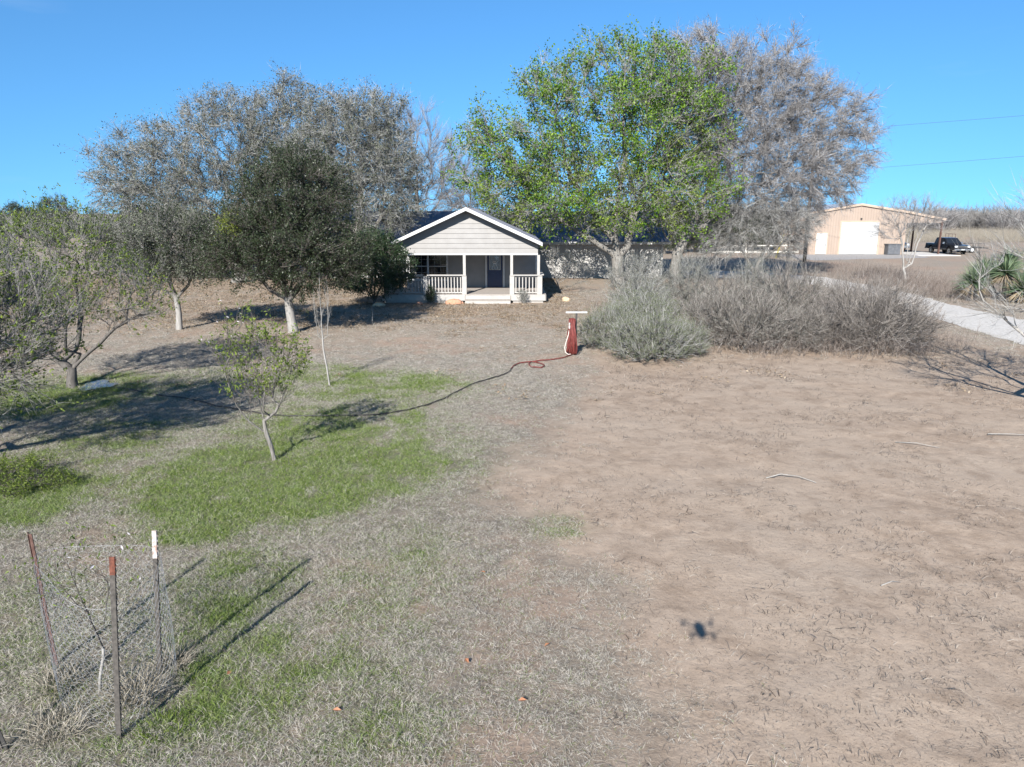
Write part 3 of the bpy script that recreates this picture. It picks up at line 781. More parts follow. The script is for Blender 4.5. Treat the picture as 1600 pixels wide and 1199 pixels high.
# ------------------------------------------------------------------ VEHICLES
def pickup(label, loc, rz, paint, group=None):
    """crew-cab pickup, length along -Y (front at -Y), origin on the ground under its middle"""
    t = thing("pickup_truck", label, "pickup truck", loc, rz, group)
    W2 = 0.98
    side = [(-2.86, .52), (-2.9, .80), (-2.82, 1.06), (-1.35, 1.14), (-1.2, 1.16), (2.88, 1.16), (2.9, .62), (2.2, .52), (2.16, .70), (2.0, .88), (1.75, .95), (1.5, .88), (1.36, .70), (1.32, .50), (-1.42, .46), (-1.46, .68), (-1.6, .86), (-1.85, .93), (-2.1, .86), (-2.25, .68), (-2.28, .50)]
    b = MB()
    def w_at(z): return W2 - max(0, z - .9) * .16 - max(0, .6 - z) * .1
    n = len(side)
    L = [(-w_at(z), y, z) for y, z in side]; R = [(w_at(z), y, z) for y, z in side]
    b.add(L + R, [tuple(range(n)), tuple(range(n, 2 * n))[::-1]] + [(i, n + i, n + (i + 1) % n, (i + 1) % n) for i in range(n)])
    b.part("body", paint, t)
    # hollow bed shown as side walls, with cab ahead of it
    cabp = [(-1.35, 1.14, .90), (-.62, 1.82, .74), (-.3, 1.88, .72), (.95, 1.88, .72), (1.12, 1.80, .74), (1.22, 1.16, .90)]
    c = MB(); n = len(cabp)
    c.add([(-w, y, z) for y, z, w in cabp] + [(w, y, z) for y, z, w in cabp],
          [tuple(range(n)), tuple(range(n, 2 * n))[::-1]] + [(i, n + i, n + (i + 1) % n, (i + 1) % n) for i in range(n)])
    c.part("cab", paint, t)
    MB().add([(-.80, -1.26, 1.235), (.80, -1.26, 1.235), (.70, -.70, 1.765), (-.70, -.70, 1.765)], [(0, 1, 2, 3)]).part("windscreen", M['glass'], t, loc=(0, -.012, .008))
    for s in (-1, 1):
        for (a, b2, c2, d) in (((-1.02, 1.22), (-.10, 1.22), (-.10, 1.76), (-.55, 1.76)), ((0.0, 1.22), (1.0, 1.22), (.92, 1.76), (0.0, 1.76))):
            def q(p): return (s * (.90 - (p[1] - 1.14) / .68 * .16 + .008), p[0], p[1])
            pts = [q(a), q(b2), q(c2), q(d)]
            MB().add(pts, [(0, 1, 2, 3) if s > 0 else (3, 2, 1, 0)]).part("side_window", M['glass'], t)
        MB().box(min(s * .98, s * 1.2), max(s * .98, s * 1.2), -.98, -.86, 1.18, 1.40).part("wing_mirror", M['chrome'], t)
        MB().box(min(s * .58, s * .90), max(s * .58, s * .90), -2.925, -2.84, .84, 1.02).part("headlight", M['lamp_glass'], t)
        MB().box(min(s * .984, s * .992), max(s * .984, s * .992), -1.3, 1.25, .60, .66).part("side_moulding", M['chrome'], t)
        for y in (-1.85, 1.75):
            w = thing("wheel", None, None); w.parent = t; w.location = (s * .82, y, .40)
            MB().lathe((-.13, 0, 0), (1, 0, 0), [(0, .30), (.02, .385), (.05, .40), (.21, .40), (.24, .385), (.26, .30)], 20).part("tyre", M['tyre'], w)
            MB().lathe((s * .135, 0, 0), (s, 0, 0), [(-.02, .25), (.0, .25), (.004, .2), (-.012, .12), (.01, .07), (.02, .03)], 16).part("rim", M['chrome'], w)
    MB().box(-.56, .56, -2.925, -2.85, .80, 1.02).part("grille", M['dark_metal'], t)
    MB().box(-.60, .60, -2.94, -2.926, .895, .935).part("grille_bar", M['chrome'], t)
    MB().box(-.97, .97, -3.05, -2.88, .50, .68).part("front_bumper", M['chrome'], t)
    MB().box(-.2, .2, -3.062, -3.052, .52, .66).part("number_plate", M['white_door'], t)
    MB().box(-.95, .95, 2.91, 3.02, .5, .66).part("rear_bumper", M['chrome'], t)
    return t
pickup("black pickup truck parked outside the carport post facing the yard", (52.0, 89.2, 0), 0.03, M['truck_black'])
pickup("bluish grey pickup half hidden under the carport behind bare branches", (47.4, 94.0, 0.06), 0.05, M['truck_silver'])

trl = thing("utility_trailer", "dark steel utility trailer with raised ramp gate beside the black pickup", "trailer", (55.6, 91.8, 0), 0.1)
fm = MB()
for y in (-.95, .95): fm.box(-2.0, 1.9, y - .05, y + .05, .52, .64)
for x in (-2.0, -1.0, 0, 1.0, 1.85): fm.box(x, x + .08, -.895, .895, .53, .62)
fm.box(-2.0, 1.9, -.9, .9, .645, .67)
fm.tube([(1.9, -.9, .58), (3.2, 0, .5), (1.9, .9, .58)], .05, 5)
fm.part("frame", M['dark_metal'], trl)
rg = MB()
for y in (-.9, -.3, .3, .9): rg.tube([(-1.95, y, .68), (-2.0, y, 2.25)], .028, 5)
for zz in (.72, 1.2, 1.7, 2.25): rg.tube([(-1.96, -.9, zz), (-1.96, .9, zz)], .025, 5)
rg.part("ramp_gate", M['rust'], trl)
sr = MB()
for y in (-.95, .95):
    sr.tube([(-1.9, y, 1.1), (1.85, y, 1.1)], .025, 5)
    for x in (-1.9, -.6, .7, 1.85): sr.tube([(x, y, .65), (x, y, 1.1)], .022, 5)
sr.part("side_rail", M['dark_metal'], trl)
for y in (-1.12, 1.12):
    w = thing("wheel", None, None); w.parent = trl; w.location = (.2, y, .36)
    MB().lathe((0, -.1, 0), (0, 1, 0), [(0, .27), (.02, .35), (.18, .35), (.2, .27)], 18).part("tyre", M['tyre'], w)
    MB().lathe((0, -.11 if y < 0 else .11, 0), (0, -1 if y < 0 else 1, 0), [(-.02, .2), (0, .2), (.01, .08)], 14).part("rim", M['lamp_glass'], w)
    MB().prism([(-.35, y - .12, .66), (-.3, y - .12, .78), (.7, y - .12, .78), (.75, y - .12, .66)], (0, .24, 0)).part("fender", M['dark_metal'], trl)

# ------------------------------------------------------------------ POLE, WIRES, FENCE
pole = thing("utility_pole", "brown wooden utility pole among bare branches by the shop", "utility pole", (28.4, 72.2, 0))
MB().tube([(0, 0, -.3), (0, 0, 4), (0, 0, 8), (0, 0, 12.6)], [.17, .155, .135, .11], 12).part("pole_shaft", M['pole_wood'], pole, True)
MB().tube([(0, 0, 12.6), (0, 0, 12.72)], [.03, .03], 8).lathe((0, 0, 12.66), (0, 0, 1), [(0, .03), (.03, .07), (.07, .045), (.1, .06), (.14, .03)], 10).part("insulator", M['grey_box'], pole, True)
MB().lathe((-.1, -.18, 8.7), (1, 0, 0), [(0, .03), (.03, .06), (.1, .06), (.13, .03)], 10).box(-.05, .05, -.2, -.1, 8.62, 8.78).part("bracket", M['grey_box'], pole)
def wire(z0, z1, label):
    p0 = Vector((28.4, 72.2, z0)); p1 = Vector((84, 47.0, z1)); pts = []
    for i in range(33):
        t = i / 32; p = p0.lerp(p1, t); p.z -= 0.3 * 4 * t * (1 - t); pts.append(p)
    tag(MB().tube(pts, .011, 5).part("power_line", M['dark_metal']), label, "power line", "overhead power lines")
wire(12.15, 15.2, "upper thin power line crossing the sky to the right")
wire(8.45, 12.9, "lower thin power line crossing the sky to the right")
guy = thing("guy_wire", "thin guy wire with bright yellow guard anchored left of the wooden pole", "guy wire", (28.2, 79.6, 0))
d = Vector((.2, -7.2, 10.5)); 
MB().tube([(0, 0, 0), d], .012, 4).part("strand", M['wire'], guy)
MB().tube([d * .005, d * .24], .055, 6).part("guard", M['yellow'], guy)
fe = thing("pipe_fence", "short white pipe fence with a low kerb board behind the bare tree", "fence", (30.3, 90, 0))
for x in (-4.2, -2.1, 0.6, 2.7, 4.2): MB().box(x - .06, x + .06, -.05, .05, -.1, 1.12).part("fence_post", M['fence_white'], fe)
MB().box(-4.3, 4.26, -.09, -.052, .84, .97).part("fence_rail", M['fence_white'], fe)
MB().box(-6.2, 4.3, -.11, -.053, .03, .26).part("kerb_board", M['fence_white'], fe)

# ------------------------------------------------------------------ HOSE STAND AND HOSES
st = thing("hose_stand", "metal hose stand with a flat white crossbar in the bare yard", "hose stand", (2.17, 24.62, 0))
MB().box(-.03, .03, -.025, .025, -.15, 1.42).part("stand_post", M['dark_metal'], st)
MB().box(-.36, .36, -.04, .05, 1.43, 1.475).part("crossbar", M['trim'], st)
MB().tube([(-.02, -.02, 1.20), (-.2, -.06, 1.2), (-.24, -.07, 1.27)], .022, 6).tube([(-.02, -.02, 1.02), (-.2, -.06, 1.02)], .018, 6).part("hanger", M['dark_metal'], st)
hc = thing("coiled_hose", "long red garden hose hung in loops on the metal stand", "hose", (2.02, 24.5, 0))
rh = random.Random(5)
for i in range(15):
    u = (i + .5) / 15
    x = -.17 + .34 * u
    dep = .15 + .10 * rh.random(); top = 1.26 - .05 * abs(u - .5) + rh.uniform(-.02, .02); bot = .03 + .05 * rh.random() + .2 * max(0, .25 - u)
    pts = []
    for k in range(25):
        a = 2 * math.pi * k / 24
        wv = .5 + .5 * math.cos(a)
        zz = bot + (top - bot) * wv
        pts.append((x * (0.55 + 0.5 * (1 - wv)) + .02 * math.sin(3 * a + i), -.02 + dep * math.sin(a) * (1.1 - .55 * wv) , zz))
    MB().tube(pts, .0145, 6, False).part("hose_loop", M['rope_red'], hc, True)
MB().tube([(-.10, -.16, .93), (-.13, -.17, .75), (-.2, -.17, .5), (-.25, -.17, .3), (-.22, -.18, .14), (-.13, -.19, .07), (-.04, -.18, .08)], .016, 6).part("pale_hose_end", M['hose_pale'], hc, True)
MB().lathe((-.10, -.16, .92), (0, 0, 1), [(0, .02), (.03, .032), (.1, .034), (.14, .02), (.19, .03), (.22, .02)], 10).part("nozzle", M['post_white'], hc, True)

def ground_hose(name, pts, r, mat, label, sub=8):
    P = [Vector((x, y, 0)) for x, y in pts]; out = []
    for i in range(len(P) - 1):                     # Catmull-Rom
        p0, p1, p2, p3 = P[max(i - 1, 0)], P[i], P[i + 1], P[min(i + 2, len(P) - 1)]
        for k in range(sub):
            t = k / sub
            out.append(0.5 * ((2 * p1) + (p2 - p0) * t + (2 * p0 - 5 * p1 + 4 * p2 - p3) * t * t + (3 * p1 - p0 - 3 * p2 + p3) * t ** 3))
    out.append(P[-1])
    for i, q in enumerate(out): q.z = tz(q.x, q.y) + r * 1.6 + 0.012
    tag(MB().tube(out, r, 7).part(name, mat, None, True), label, "hose")
ground_hose("garden_hose", [(2.0, 24.4), (1.91, 24.26), (1.7, 23.9), (1.25, 23.55), (0.85, 23.35), (0.55, 23.0), (0.62, 22.45), (0.92, 22.35), (1.0, 22.75), (0.72, 23.15), (0.31, 23.05), (0.1, 22.75), (-0.02, 22.2)], .019, M['rope_red'],
            "red garden hose with a loop lying on the bare soil")
ground_hose("garden_hose", [(-0.02, 22.2), (-0.15, 21.52), (-0.56, 20.9), (-1.08, 20.09), (-1.39, 19.4), (-1.81, 18.35), (-2.3, 17.58), (-2.78, 17.1), (-3.49, 16.82), (-4.54, 16.76), (-5.64, 16.87), (-6.93, 17.46), (-8.25, 18.35), (-9.5, 18.89), (-10.9, 19.72)], .017, M['hose_black'],
            "dark hose snaking over the grass to the fruit tree")

# ------------------------------------------------------------------ TREES: skeleton growing towards points in the crown, then twigs and leaves
def unit(v): return v / np.maximum(np.linalg.norm(v, axis=-1, keepdims=True), 1e-9)

def blob_points(rng, blobs, n, shell=0.45):
    """points in a union of ellipsoids (cx,cy,cz,rx,ry,rz,weight), thinned into clumps"""
    w = np.array([b[6] if len(b) > 6 else b[3] * b[4] * b[5] for b in blobs], float); w /= w.sum()
    out = []
    k = rng.choice(len(blobs), n, p=w)
    d = unit(rng.normal(size=(n, 3)))
    r = (shell + (1 - shell) * rng.random(n)) ** 0.6
    B = np.array([b[:6] for b in blobs])[k]
    # (thinned to an even spread below)
    lump = 0.70 + 0.58 * fbm(d[:, 0] * 2.6 + k * 7, d[:, 1] * 2.6 + d[:, 2] * 2.6, 77, 3)
    return B[:, :3] + d * B[:, 3:] * (r * lump)[:, None]

def even(P, n, rng):
    """n of the points, kept apart from each other"""
    idx = np.zeros(n, int); d = np.full(len(P), 1e9); j = 0
    for i in range(n):
        idx[i] = j; d = np.minimum(d, ((P - P[j]) ** 2).sum(1))
        c = rng.integers(0, len(P), 40); j = int(c[np.argmax(d[c])])
    return P[idx]

def grow(rng, trunks, targets, step=0.45, pathw=0.22, bendw=0.5, wig=0.06, rise=0.15):
    pos = []; par = []; pl = []; dr = []
    for T in trunks:                                  # T: (index of parent trunk or None, polyline)
        p0, pts = T
        if p0 is None: prev = -1
        else:
            A = np.array(pos); f0 = np.array(pts[0], float); dd = np.linalg.norm(A - f0, axis=1)
            prev = int(np.argmin(dd + 50 * (A[:, 2] > f0[2] - .35 * dd)))
        first = True
        for i, p in enumerate(pts):
            p = np.array(p, float)
            if first and prev >= 0: first = False
            q = pos[prev] if prev >= 0 else None
            if q is None:
                pos.append(p); par.append(-1); pl.append(0); dr.append(np.array([0, 0, 1.0])); prev = len(pos) - 1; first = False; continue
            L = np.linalg.norm(p - q); m = max(1, int(L / step))
            for k in range(1, m + 1):
                x = q + (p - q) * k / m + (rng.normal(size=3) * wig * 0.5 if k < m else 0)
                dr.append(unit(x - pos[prev])); pl.append(pl[prev] + np.linalg.norm(x - pos[prev])); pos.append(x); par.append(prev); prev = len(pos) - 1
    cap = len(pos) + len(targets) * 40
    P = np.zeros((cap, 3)); D = np.zeros((cap, 3)); PL = np.zeros(cap); n = len(pos)
    P[:n] = pos; D[:n] = dr; PL[:n] = pl
    n0 = n
    base = max(2, n0 // 4)
    dist0 = np.min(np.linalg.norm(targets[:, None, :] - P[None, :n0], axis=2), axis=1)
    tips = []
    for ti in np.argsort(dist0 + rng.normal(size=len(targets)) * 0.3):
        t = targets[ti]
        v = t - P[:n]; L = np.linalg.norm(v, axis=1) + 1e-6
        cs = (v * D[:n]).sum(1) / L
        cost = L + pathw * PL[:n] + bendw * L * (1 - cs)
        cost[:base] += 50
        j = int(np.argmin(cost)); L = L[j]
        if L < 0.08: continue
        m = max(2, int(math.ceil(L / step)))
        ctrl = P[j] + D[j] * L * 0.38 + np.array([0, 0, rise * L])
        prev = j
        for k in range(1, m + 1):
            s = k / m
            x = (1 - s) ** 2 * P[j] + 2 * s * (1 - s) * ctrl + s * s * t
            if k < m: x = x + rng.normal(size=3) * wig
            P[n] = x; dv = x - P[prev]; l = np.linalg.norm(dv); D[n] = dv / max(l, 1e-6); PL[n] = PL[prev] + l; par.append(prev)
            prev = n; n += 1
        tips.append(n - 1)
    return P[:n].copy(), np.array(par), D[:n].copy(), np.array(tips)

def radii(par, tip_r, e=2.3, trunk_r=None):
    n = len(par); a = np.zeros(n)
    for i in range(n - 1, -1, -1):
        if a[i] == 0: a[i] = tip_r ** e
        if par[i] >= 0: a[par[i]] += a[i]
    r = a ** (1 / e)
    if trunk_r:
        k = math.log(trunk_r / tip_r) / math.log(max(r[0] / tip_r, 1.01))
        r = tip_r * (r / tip_r) ** k
    return r

def limbs_mesh(name, P, par, r, flare=1.5, flare_h=0.5, min_r=0.0):
    n = len(par); ch = [[] for _ in range(n)]
    for i in range(n):
        if par[i] >= 0: ch[par[i]].append(i)
    main = [max(c, key=lambda q: r[q]) if c else -1 for c in ch]
    Vs = []; Q = []; T = []; off = 0
    starts = [i for i in range(n) if par[i] < 0 or main[par[i]] != i]
    z0 = P[0][2]
    for s in starts:
        chain = []
        if par[s] >= 0: chain.append(par[s])
        c = s
        while c >= 0: chain.append(c); c = main[c]
        if len(chain) < 2: continue
        pp = P[chain]; rr = r[chain].copy()
        if par[s] >= 0: rr[0] = min(rr[0], rr[1] * 1.15)
        if rr[1] < min_r: continue
        else: rr = rr * (1 + (flare - 1) * np.exp(-np.maximum(pp[:, 2] - z0, 0) / flare_h)) if par[s] < 0 or True else rr
        R = rr.max(); k = 10 if R > .12 else 7 if R > .05 else 5 if R > .02 else 3
        tan = np.gradient(pp, axis=0); tan = unit(tan)
        ref = np.cross(tan[0], [0.31, 0.95, 0.11]); ref /= max(np.linalg.norm(ref), 1e-6)
        ring = np.zeros((len(chain), k, 3)); an = np.arange(k) / k * 2 * np.pi
        for i in range(len(chain)):
            ref = ref - tan[i] * ref.dot(tan[i]); ref /= max(np.linalg.norm(ref), 1e-6)
            b = np.cross(tan[i], ref)
            knob = 1 + (0.07 * np.sin(an * 3 + i * 1.3) if R > .05 else 0)
            ring[i] = pp[i] + (np.cos(an)[:, None] * ref + np.sin(an)[:, None] * b) * (rr[i] * knob)[..., None] if R > .05 else pp[i] + (np.cos(an)[:, None] * ref + np.sin(an)[:, None] * b) * rr[i]
        Vs.append(ring.reshape(-1, 3)); m = len(chain)
        i = np.arange((m - 1) * k).reshape(m - 1, k); j = np.roll(i, -1, axis=1)
        Q.append(np.stack([i, j, j + k, i + k], -1).reshape(-1, 4) + off)
        last = off + (m - 1) * k
        T += [(last, last + q, last + q + 1) for q in range(1, k - 1)]
        off += m * k
    return mesh_np(name, np.concatenate(Vs), quads=np.concatenate(Q), tris=T, smooth=True)

def twig_arrays(rng, base, d, L, r, droop=0.0, curl=0.35):
    """one bent tapering spike each: root ring, middle ring, tip. returns V (n,7,3)"""
    n = len(base)
    u = unit(np.cross(d, unit(rng.normal(size=(n, 3))))); w = np.cross(d, u)
    bend = unit(rng.normal(size=(n, 3))) * curl + np.array([0, 0, -droop])
    mid = base + d * (L * .5)[:, None] + bend * (L * .07)[:, None]
    tip = base + d * L[:, None] + bend * (L * .28)[:, None]
    V = np.zeros((n, 7, 3))
    for k in range(3):
        a = 2 * math.pi * k / 3; o = math.cos(a) * u + math.sin(a) * w
        V[:, k] = base + o * r[:, None]; V[:, 3 + k] = mid + o * (r * .72)[:, None]
    V[:, 6] = tip
    return V, mid, tip
def spike_arrays(rng, base, d, L, r, droop=0.0, curl=0.35):
    """one straight tapering spike each: root ring and tip. returns V (n,4,3)"""
    n = len(base)
    u = unit(np.cross(d, unit(rng.normal(size=(n, 3))))); w = np.cross(d, u)
    tip = base + d * L[:, None]; tip[:, 2] -= droop * L * .2
    V = np.zeros((n, 4, 3))
    for k in range(3):
        a = 2 * math.pi * k / 3
        V[:, k] = base + (math.cos(a) * u + math.sin(a) * w) * r[:, None]
    V[:, 3] = tip
    return V, base * .45 + tip * .55, tip
SP_T = np.array([(0, 1, 3), (1, 2, 3), (2, 0, 3)])
def twig_mesh(name, A, B=None):
    V = A.reshape(-1, 3); T = tris_of(A, TW_T)
    if B is not None and len(B):
        T = np.concatenate([T, tris_of(B, SP_T) + len(V)]); V = np.concatenate([V, B.reshape(-1, 3)])
    return mesh_np(name, V, quads=tris_of(A, TW_Q), tris=T)
TW_Q = np.array([(0, 1, 4, 3), (1, 2, 5, 4), (2, 0, 3, 5)]); TW_T = np.array([(3, 4, 6), (4, 5, 6), (5, 3, 6)])

def leaf_arrays(rng, pos, d, size, asp=0.45, spread=0.9):
    """diamond leaves with a fold down the middle"""
    n = len(pos)
    ax = unit(d * .5 + rng.normal(size=(n, 3)) * spread); s = unit(np.cross(ax, rng.normal(size=(n, 3)))); nn = np.cross(ax, s)
    L = size * rng.uniform(.6, 1.25, n); Wd = L * asp * .5
    V = np.zeros((n, 4, 3))
    V[:, 0] = pos; V[:, 2] = pos + ax * L[:, None] - nn * (L * .1)[:, None]
    V[:, 1] = pos + ax * (L * .5)[:, None] + s * Wd[:, None] + nn * (L * .08)[:, None]
    V[:, 3] = pos + ax * (L * .5)[:, None] - s * Wd[:, None] + nn * (L * .08)[:, None]
    return V
LF_T = np.array([(0, 1, 2), (0, 2, 3)])

def tris_of(V, pat):
    n, k = V.shape[:2]
    return (np.arange(n)[:, None, None] * k + pat[None]).reshape(-1, pat.shape[1])

def make_tree(name, label, cat, base, seed, trunks, blobs, n_t, trunk_r, tip_r, bark, twig_m, leaf_m=None, twigs=10, twig_l=(.4, .9), twig_r=.006,
              sub=3, leaves=0, leaf=0.06, asp=.5, shell=.45, droop=0.0, up=.2, out=.5, spread=.8, step=.45, pathw=.22, rise=.15, wig=.06, group=None,
              clus=1, lspread=.6, leaf_region=None, leaf2=None, crown_c=None, e=2.3, parts=("trunk", "twigs", "leaves"), flare=1.5, curl=.35, targets=None, bendw=.5, inner=0.35, flare_h=.4):
    """everything in metres around the tree's own base"""
    rng = np.random.default_rng(seed)
    T = even(blob_points(rng, blobs, n_t * 5, shell), n_t, rng) if targets is None else targets
    P, par, D, tips = grow(rng, trunks, T, step, pathw, bendw, wig, rise)
    r = radii(par, tip_r, e, trunk_r)
    root = thing(name, label, cat, (base[0], base[1], tz(base[0], base[1]) if len(base) < 3 else base[2]), 0, group)
    link(parts[0], limbs_mesh(parts[0], P, par, r, flare, flare_h), M[bark], root)
    # twigs come off the outer branches
    cand = np.where(r < max(tip_r * 2.6, .012))[0]; cand = cand[par[cand] >= 0]
    inn = rng.random(len(cand)) < inner
    cand = np.concatenate([cand[inn], np.repeat(tips, 2)])
    nt = int(twigs * len(tips))
    k = rng.choice(cand, nt)
    s = rng.random(nt)[:, None]
    pb = P[k] * (1 - s) + P[par[k]] * s
    cc = np.array(crown_c) if crown_c is not None else T.mean(0) - np.array([0, 0, 1.0])
    o = unit(pb - cc)
    d = unit(D[k] * .9 + o * out + rng.normal(size=(nt, 3)) * spread * .6 + np.array([0, 0, up - droop]))
    L = rng.uniform(*twig_l, nt); tr = twig_r * rng.uniform(.7, 1.2, nt)
    V1, mid, tip = twig_arrays(rng, pb, d, L, tr, droop, curl)
    subV = None; anch = [mid, tip]; ad = [d, d]
    if sub:
        m = nt * sub; kk = np.repeat(np.arange(nt), sub); f = rng.uniform(.2, .95, m)[:, None]
        b0 = np.where(f < .5, pb[kk] + (mid - pb)[kk] * f * 2, mid[kk] + (tip - mid)[kk] * (f * 2 - 1))
        d2 = unit(d[kk] * .9 + rng.normal(size=(m, 3)) * spread * .75 + np.array([0, 0, up * .5 - droop]))
        L2 = L[kk] * rng.uniform(.25, .6, m)
        V2, m2, t2 = spike_arrays(rng, b0, d2, L2, tr[kk] * .75, droop, curl)
        subV = V2; anch += [m2, t2]; ad += [d2, d2]
    link(parts[1], twig_mesh(parts[1], V1, subV), M[twig_m], root)
    if leaves and leaf_m:
        A = np.concatenate(anch); Ad = np.concatenate(ad)
        keep = np.ones(len(A), bool)
        if leaf_region is not None: keep = leaf_region(A, rng)
        A = A[keep]; Ad = Ad[keep]
        if clus > 1:
            kp = rng.random(len(A)) < 1 / clus; A = A[kp]; Ad = Ad[kp]
        q = rng.integers(0, len(A), leaves)
        lp = A[q] + rng.normal(size=(leaves, 3)) * leaf * lspread
        LV = leaf_arrays(rng, lp, Ad[q], leaf, asp)
        if leaf2 is not None:
            sel = leaf2[1](lp, rng)
            if sel.any():
                l2 = LV[sel]
                link(parts[2], mesh_np(parts[2], l2, tris=tris_of(l2, LF_T)), M[leaf2[0]], root)["label"] = leaf2[2]
                LV = LV[~sel]
        link(parts[2], mesh_np(parts[2], LV, tris=tris_of(LV, LF_T)), M[leaf_m], root)
    return root

def copy_tree(o, loc, rz, sc=1.0, label=None):
    c = o.copy(); COL.objects.link(c); c.location = loc; c.rotation_euler = (0, 0, rz); c.scale = (sc,) * 3 if not hasattr(sc, '__len__') else sc
    if label: c["label"] = label
    for ch in list(o.children):
        k = ch.copy(); COL.objects.link(k); k.parent = c
    return c

# big leafy tree right of the porch, several leaning limbs (trunk base 6.2, 43.2)
tA = make_tree("leafy_tree", "large tree in fresh bright green leaf leaning over the house roof", "tree", (7.25, 50.2, 0), 11,
          [(None, [(0, 0, -.1), (-.05, 0, .8), (-.15, 0, 1.6), (-.3, .2, 3.4), (-.1, .4, 5.2), (.2, .4, 7.2), (0, .3, 9.0)]),
           (3, [(-1.2, -.2, 2.3), (-2.6, -.5, 3.2), (-4.0, -.6, 4.2), (-5.2, -.5, 5.6)]),
           (4, [(-.9, .6, 3.2), (-2.1, 1.0, 5.0), (-3.2, 1.0, 7.0), (-3.4, .8, 8.6)]),
           (2, [(.5, .3, 2.2), (.8, .8, 4.0), (1.6, 1.0, 6.4), (2.4, .8, 9.0)])],
          [(-.8, .5, 8.6, 5.0, 4.2, 4.7), (2.4, .8, 9.2, 3.7, 4.0, 4.4), (-6.1, -.3, 6.9, 3.3, 3.0, 3.2), (-3.2, -.3, 5.2, 5.0, 3.2, 2.2, 90), (1.8, -.2, 5.6, 4.4, 3.2, 2.7, 50), (.3, .5, 12.2, 3.2, 3.0, 1.5, 14), (-.6, -1.0, 4.3, 3.6, 2.2, 1.3, 20), (-4.0, -.8, 4.0, 3.4, 2.0, 1.2, 26)],
          470, .34, .018, 'bark_grey', 'twig_silver', 'leaf_bright', twigs=17, twig_l=(.4, 1.2), twig_r=.0105, sub=4, leaves=66000, leaf=.15, asp=.62, clus=18, lspread=1.4, up=.3, shell=.3,
          leaf2=('leaf_spring', lambda p, g: fbm(p[:, 0] * .8 + 3, p[:, 2] * .8, 91, 2) + .10 * g.normal(size=len(p)) + .05 * (6.5 - p[:, 2]).clip(-2, 2) > .60, "yellow-green young leaves low in the crown"))

tA.scale = (1.16, 1.0, 1.13)

# big bare tree beside it, spreading to the right (trunk base 10.3, 46.9)
tB = make_tree("bare_tree", "broad leafless grey tree beside the green one spreading over the drive", "tree", (11.4, 50.8, 0), 12,
          [(None, [(0, 0, -.1), (-.25, 0, .9), (-.15, 0, 1.9), (.8, .4, 3.6), (1.9, 1.2, 5.6), (2.8, 2.0, 8.0), (3.2, 2.4, 10.5)]),
           (3, [(-.9, -.2, 2.9), (-1.5, -.1, 4.4), (-1.6, 0, 6.4)]),
           (4, [(1.7, .4, 3.6), (3.0, 1.4, 5.4)]),
           (7, [(2.6, 1.4, 6.2), (4.2, 2.2, 8.4)])],
          [(5.0, 2.8, 10.8, 5.2, 4.2, 4.7), (9.2, 3.0, 9.2, 4.2, 3.6, 3.9), (1.6, 2.4, 12.8, 4.3, 3.6, 3.2), (6.0, 2.0, 6.8, 5.2, 3.6, 2.4), (11.4, 3.0, 8.4, 2.5, 2.5, 2.7), (1.4, 1.5, 7.0, 2.8, 2.6, 3.2), (7.0, 3.0, 12.0, 3.2, 3.0, 2.6), (8.6, 2.2, 6.0, 4.0, 3.0, 2.0, 30)],
          780, .34, .012, 'bark_grey', 'twig_mauve', None, twigs=25, twig_l=(.4, 1.3), twig_r=.0125, sub=5, shell=.2, up=.1, out=.55, droop=.08, spread=1.25, curl=.9)

tB.scale = (1.02, 1.0, 1.05)

# small grey lichened tree (trunk base 18.5, 56.6)
tC = make_tree("bare_tree", "small drooping lichen-grey bare tree standing on the drive verge before the fence", "tree", (16.85, 51.6, 0), 13,
          [(None, [(0, 0, -.1), (.1, 0, .7), (.3, .1, 1.5), (.9, .2, 2.6), (1.2, .1, 3.6)]), (1, [(-.35, -.1, 1.3), (-1.2, 0, 2.6), (-1.8, 0, 3.6)]), (2, [(.9, -.2, 2.0), (2.2, -.2, 3.2)])],
          [(-.6, 0, 4.3, 3.6, 2.8, 2.3), (1.8, 0, 4.0, 2.4, 2.4, 2.2), (-2.8, 0, 3.1, 1.9, 2.0, 1.6)],
          230, .17, .011, 'bark_grey', 'twig_lichen', None, twigs=22, twig_l=(.4, 1.2), twig_r=.0105, sub=4, spread=1.1, curl=.8, droop=.35, up=0, shell=.35, out=.6)

tC.scale = (.93,) * 3
# olive-grey spreading trees left of the house
oak = dict(bark='bark_grey', twig_m='twig_silver', leaf_m='leaf_oak', twigs=19, twig_l=(.45, 1.3), twig_r=.0125, sub=5, spread=1.15, curl=.8, leaf=.135, clus=8, lspread=.9, asp=.5, up=.12, out=.6, droop=.1, shell=.35)
make_tree("evergreen_oak", "widest grey-green tree left of the house with a billowing crown", "tree", (-19.0, 51.5, 0), 21,
          [(None, [(0, 0, -.1), (.1, 0, 1.2), (.3, 0, 2.6), (1.0, .3, 5.0), (1.8, .3, 8.0)]), (4, [(-1.2, 0, 3.2), (-3.6, 0, 5.2), (-5.6, 0, 6.2)]), (5, [(2.2, 0, 4.0), (4.4, .2, 6.5), (5.5, .2, 9.0)])],
          [(-4.6, 0, 6.9, 4.4, 4.2, 3.4), (.2, .4, 9.4, 4.4, 4.2, 3.6), (3.6, .2, 10.2, 3.0, 3.4, 3.0), (-1.6, -.5, 5.6, 6.0, 3.6, 2.2), (3.8, -.5, 6.6, 4.0, 3.4, 3.2), (-6.6, 0, 5.4, 2.4, 2.8, 2.2), (4.4, 0, 12.6, 1.5, 1.8, 1.3, 12), (-4.8, 0, 9.6, 2.2, 2.4, 1.4, 12)],
          600, .4, .013, leaves=42000, **oak)
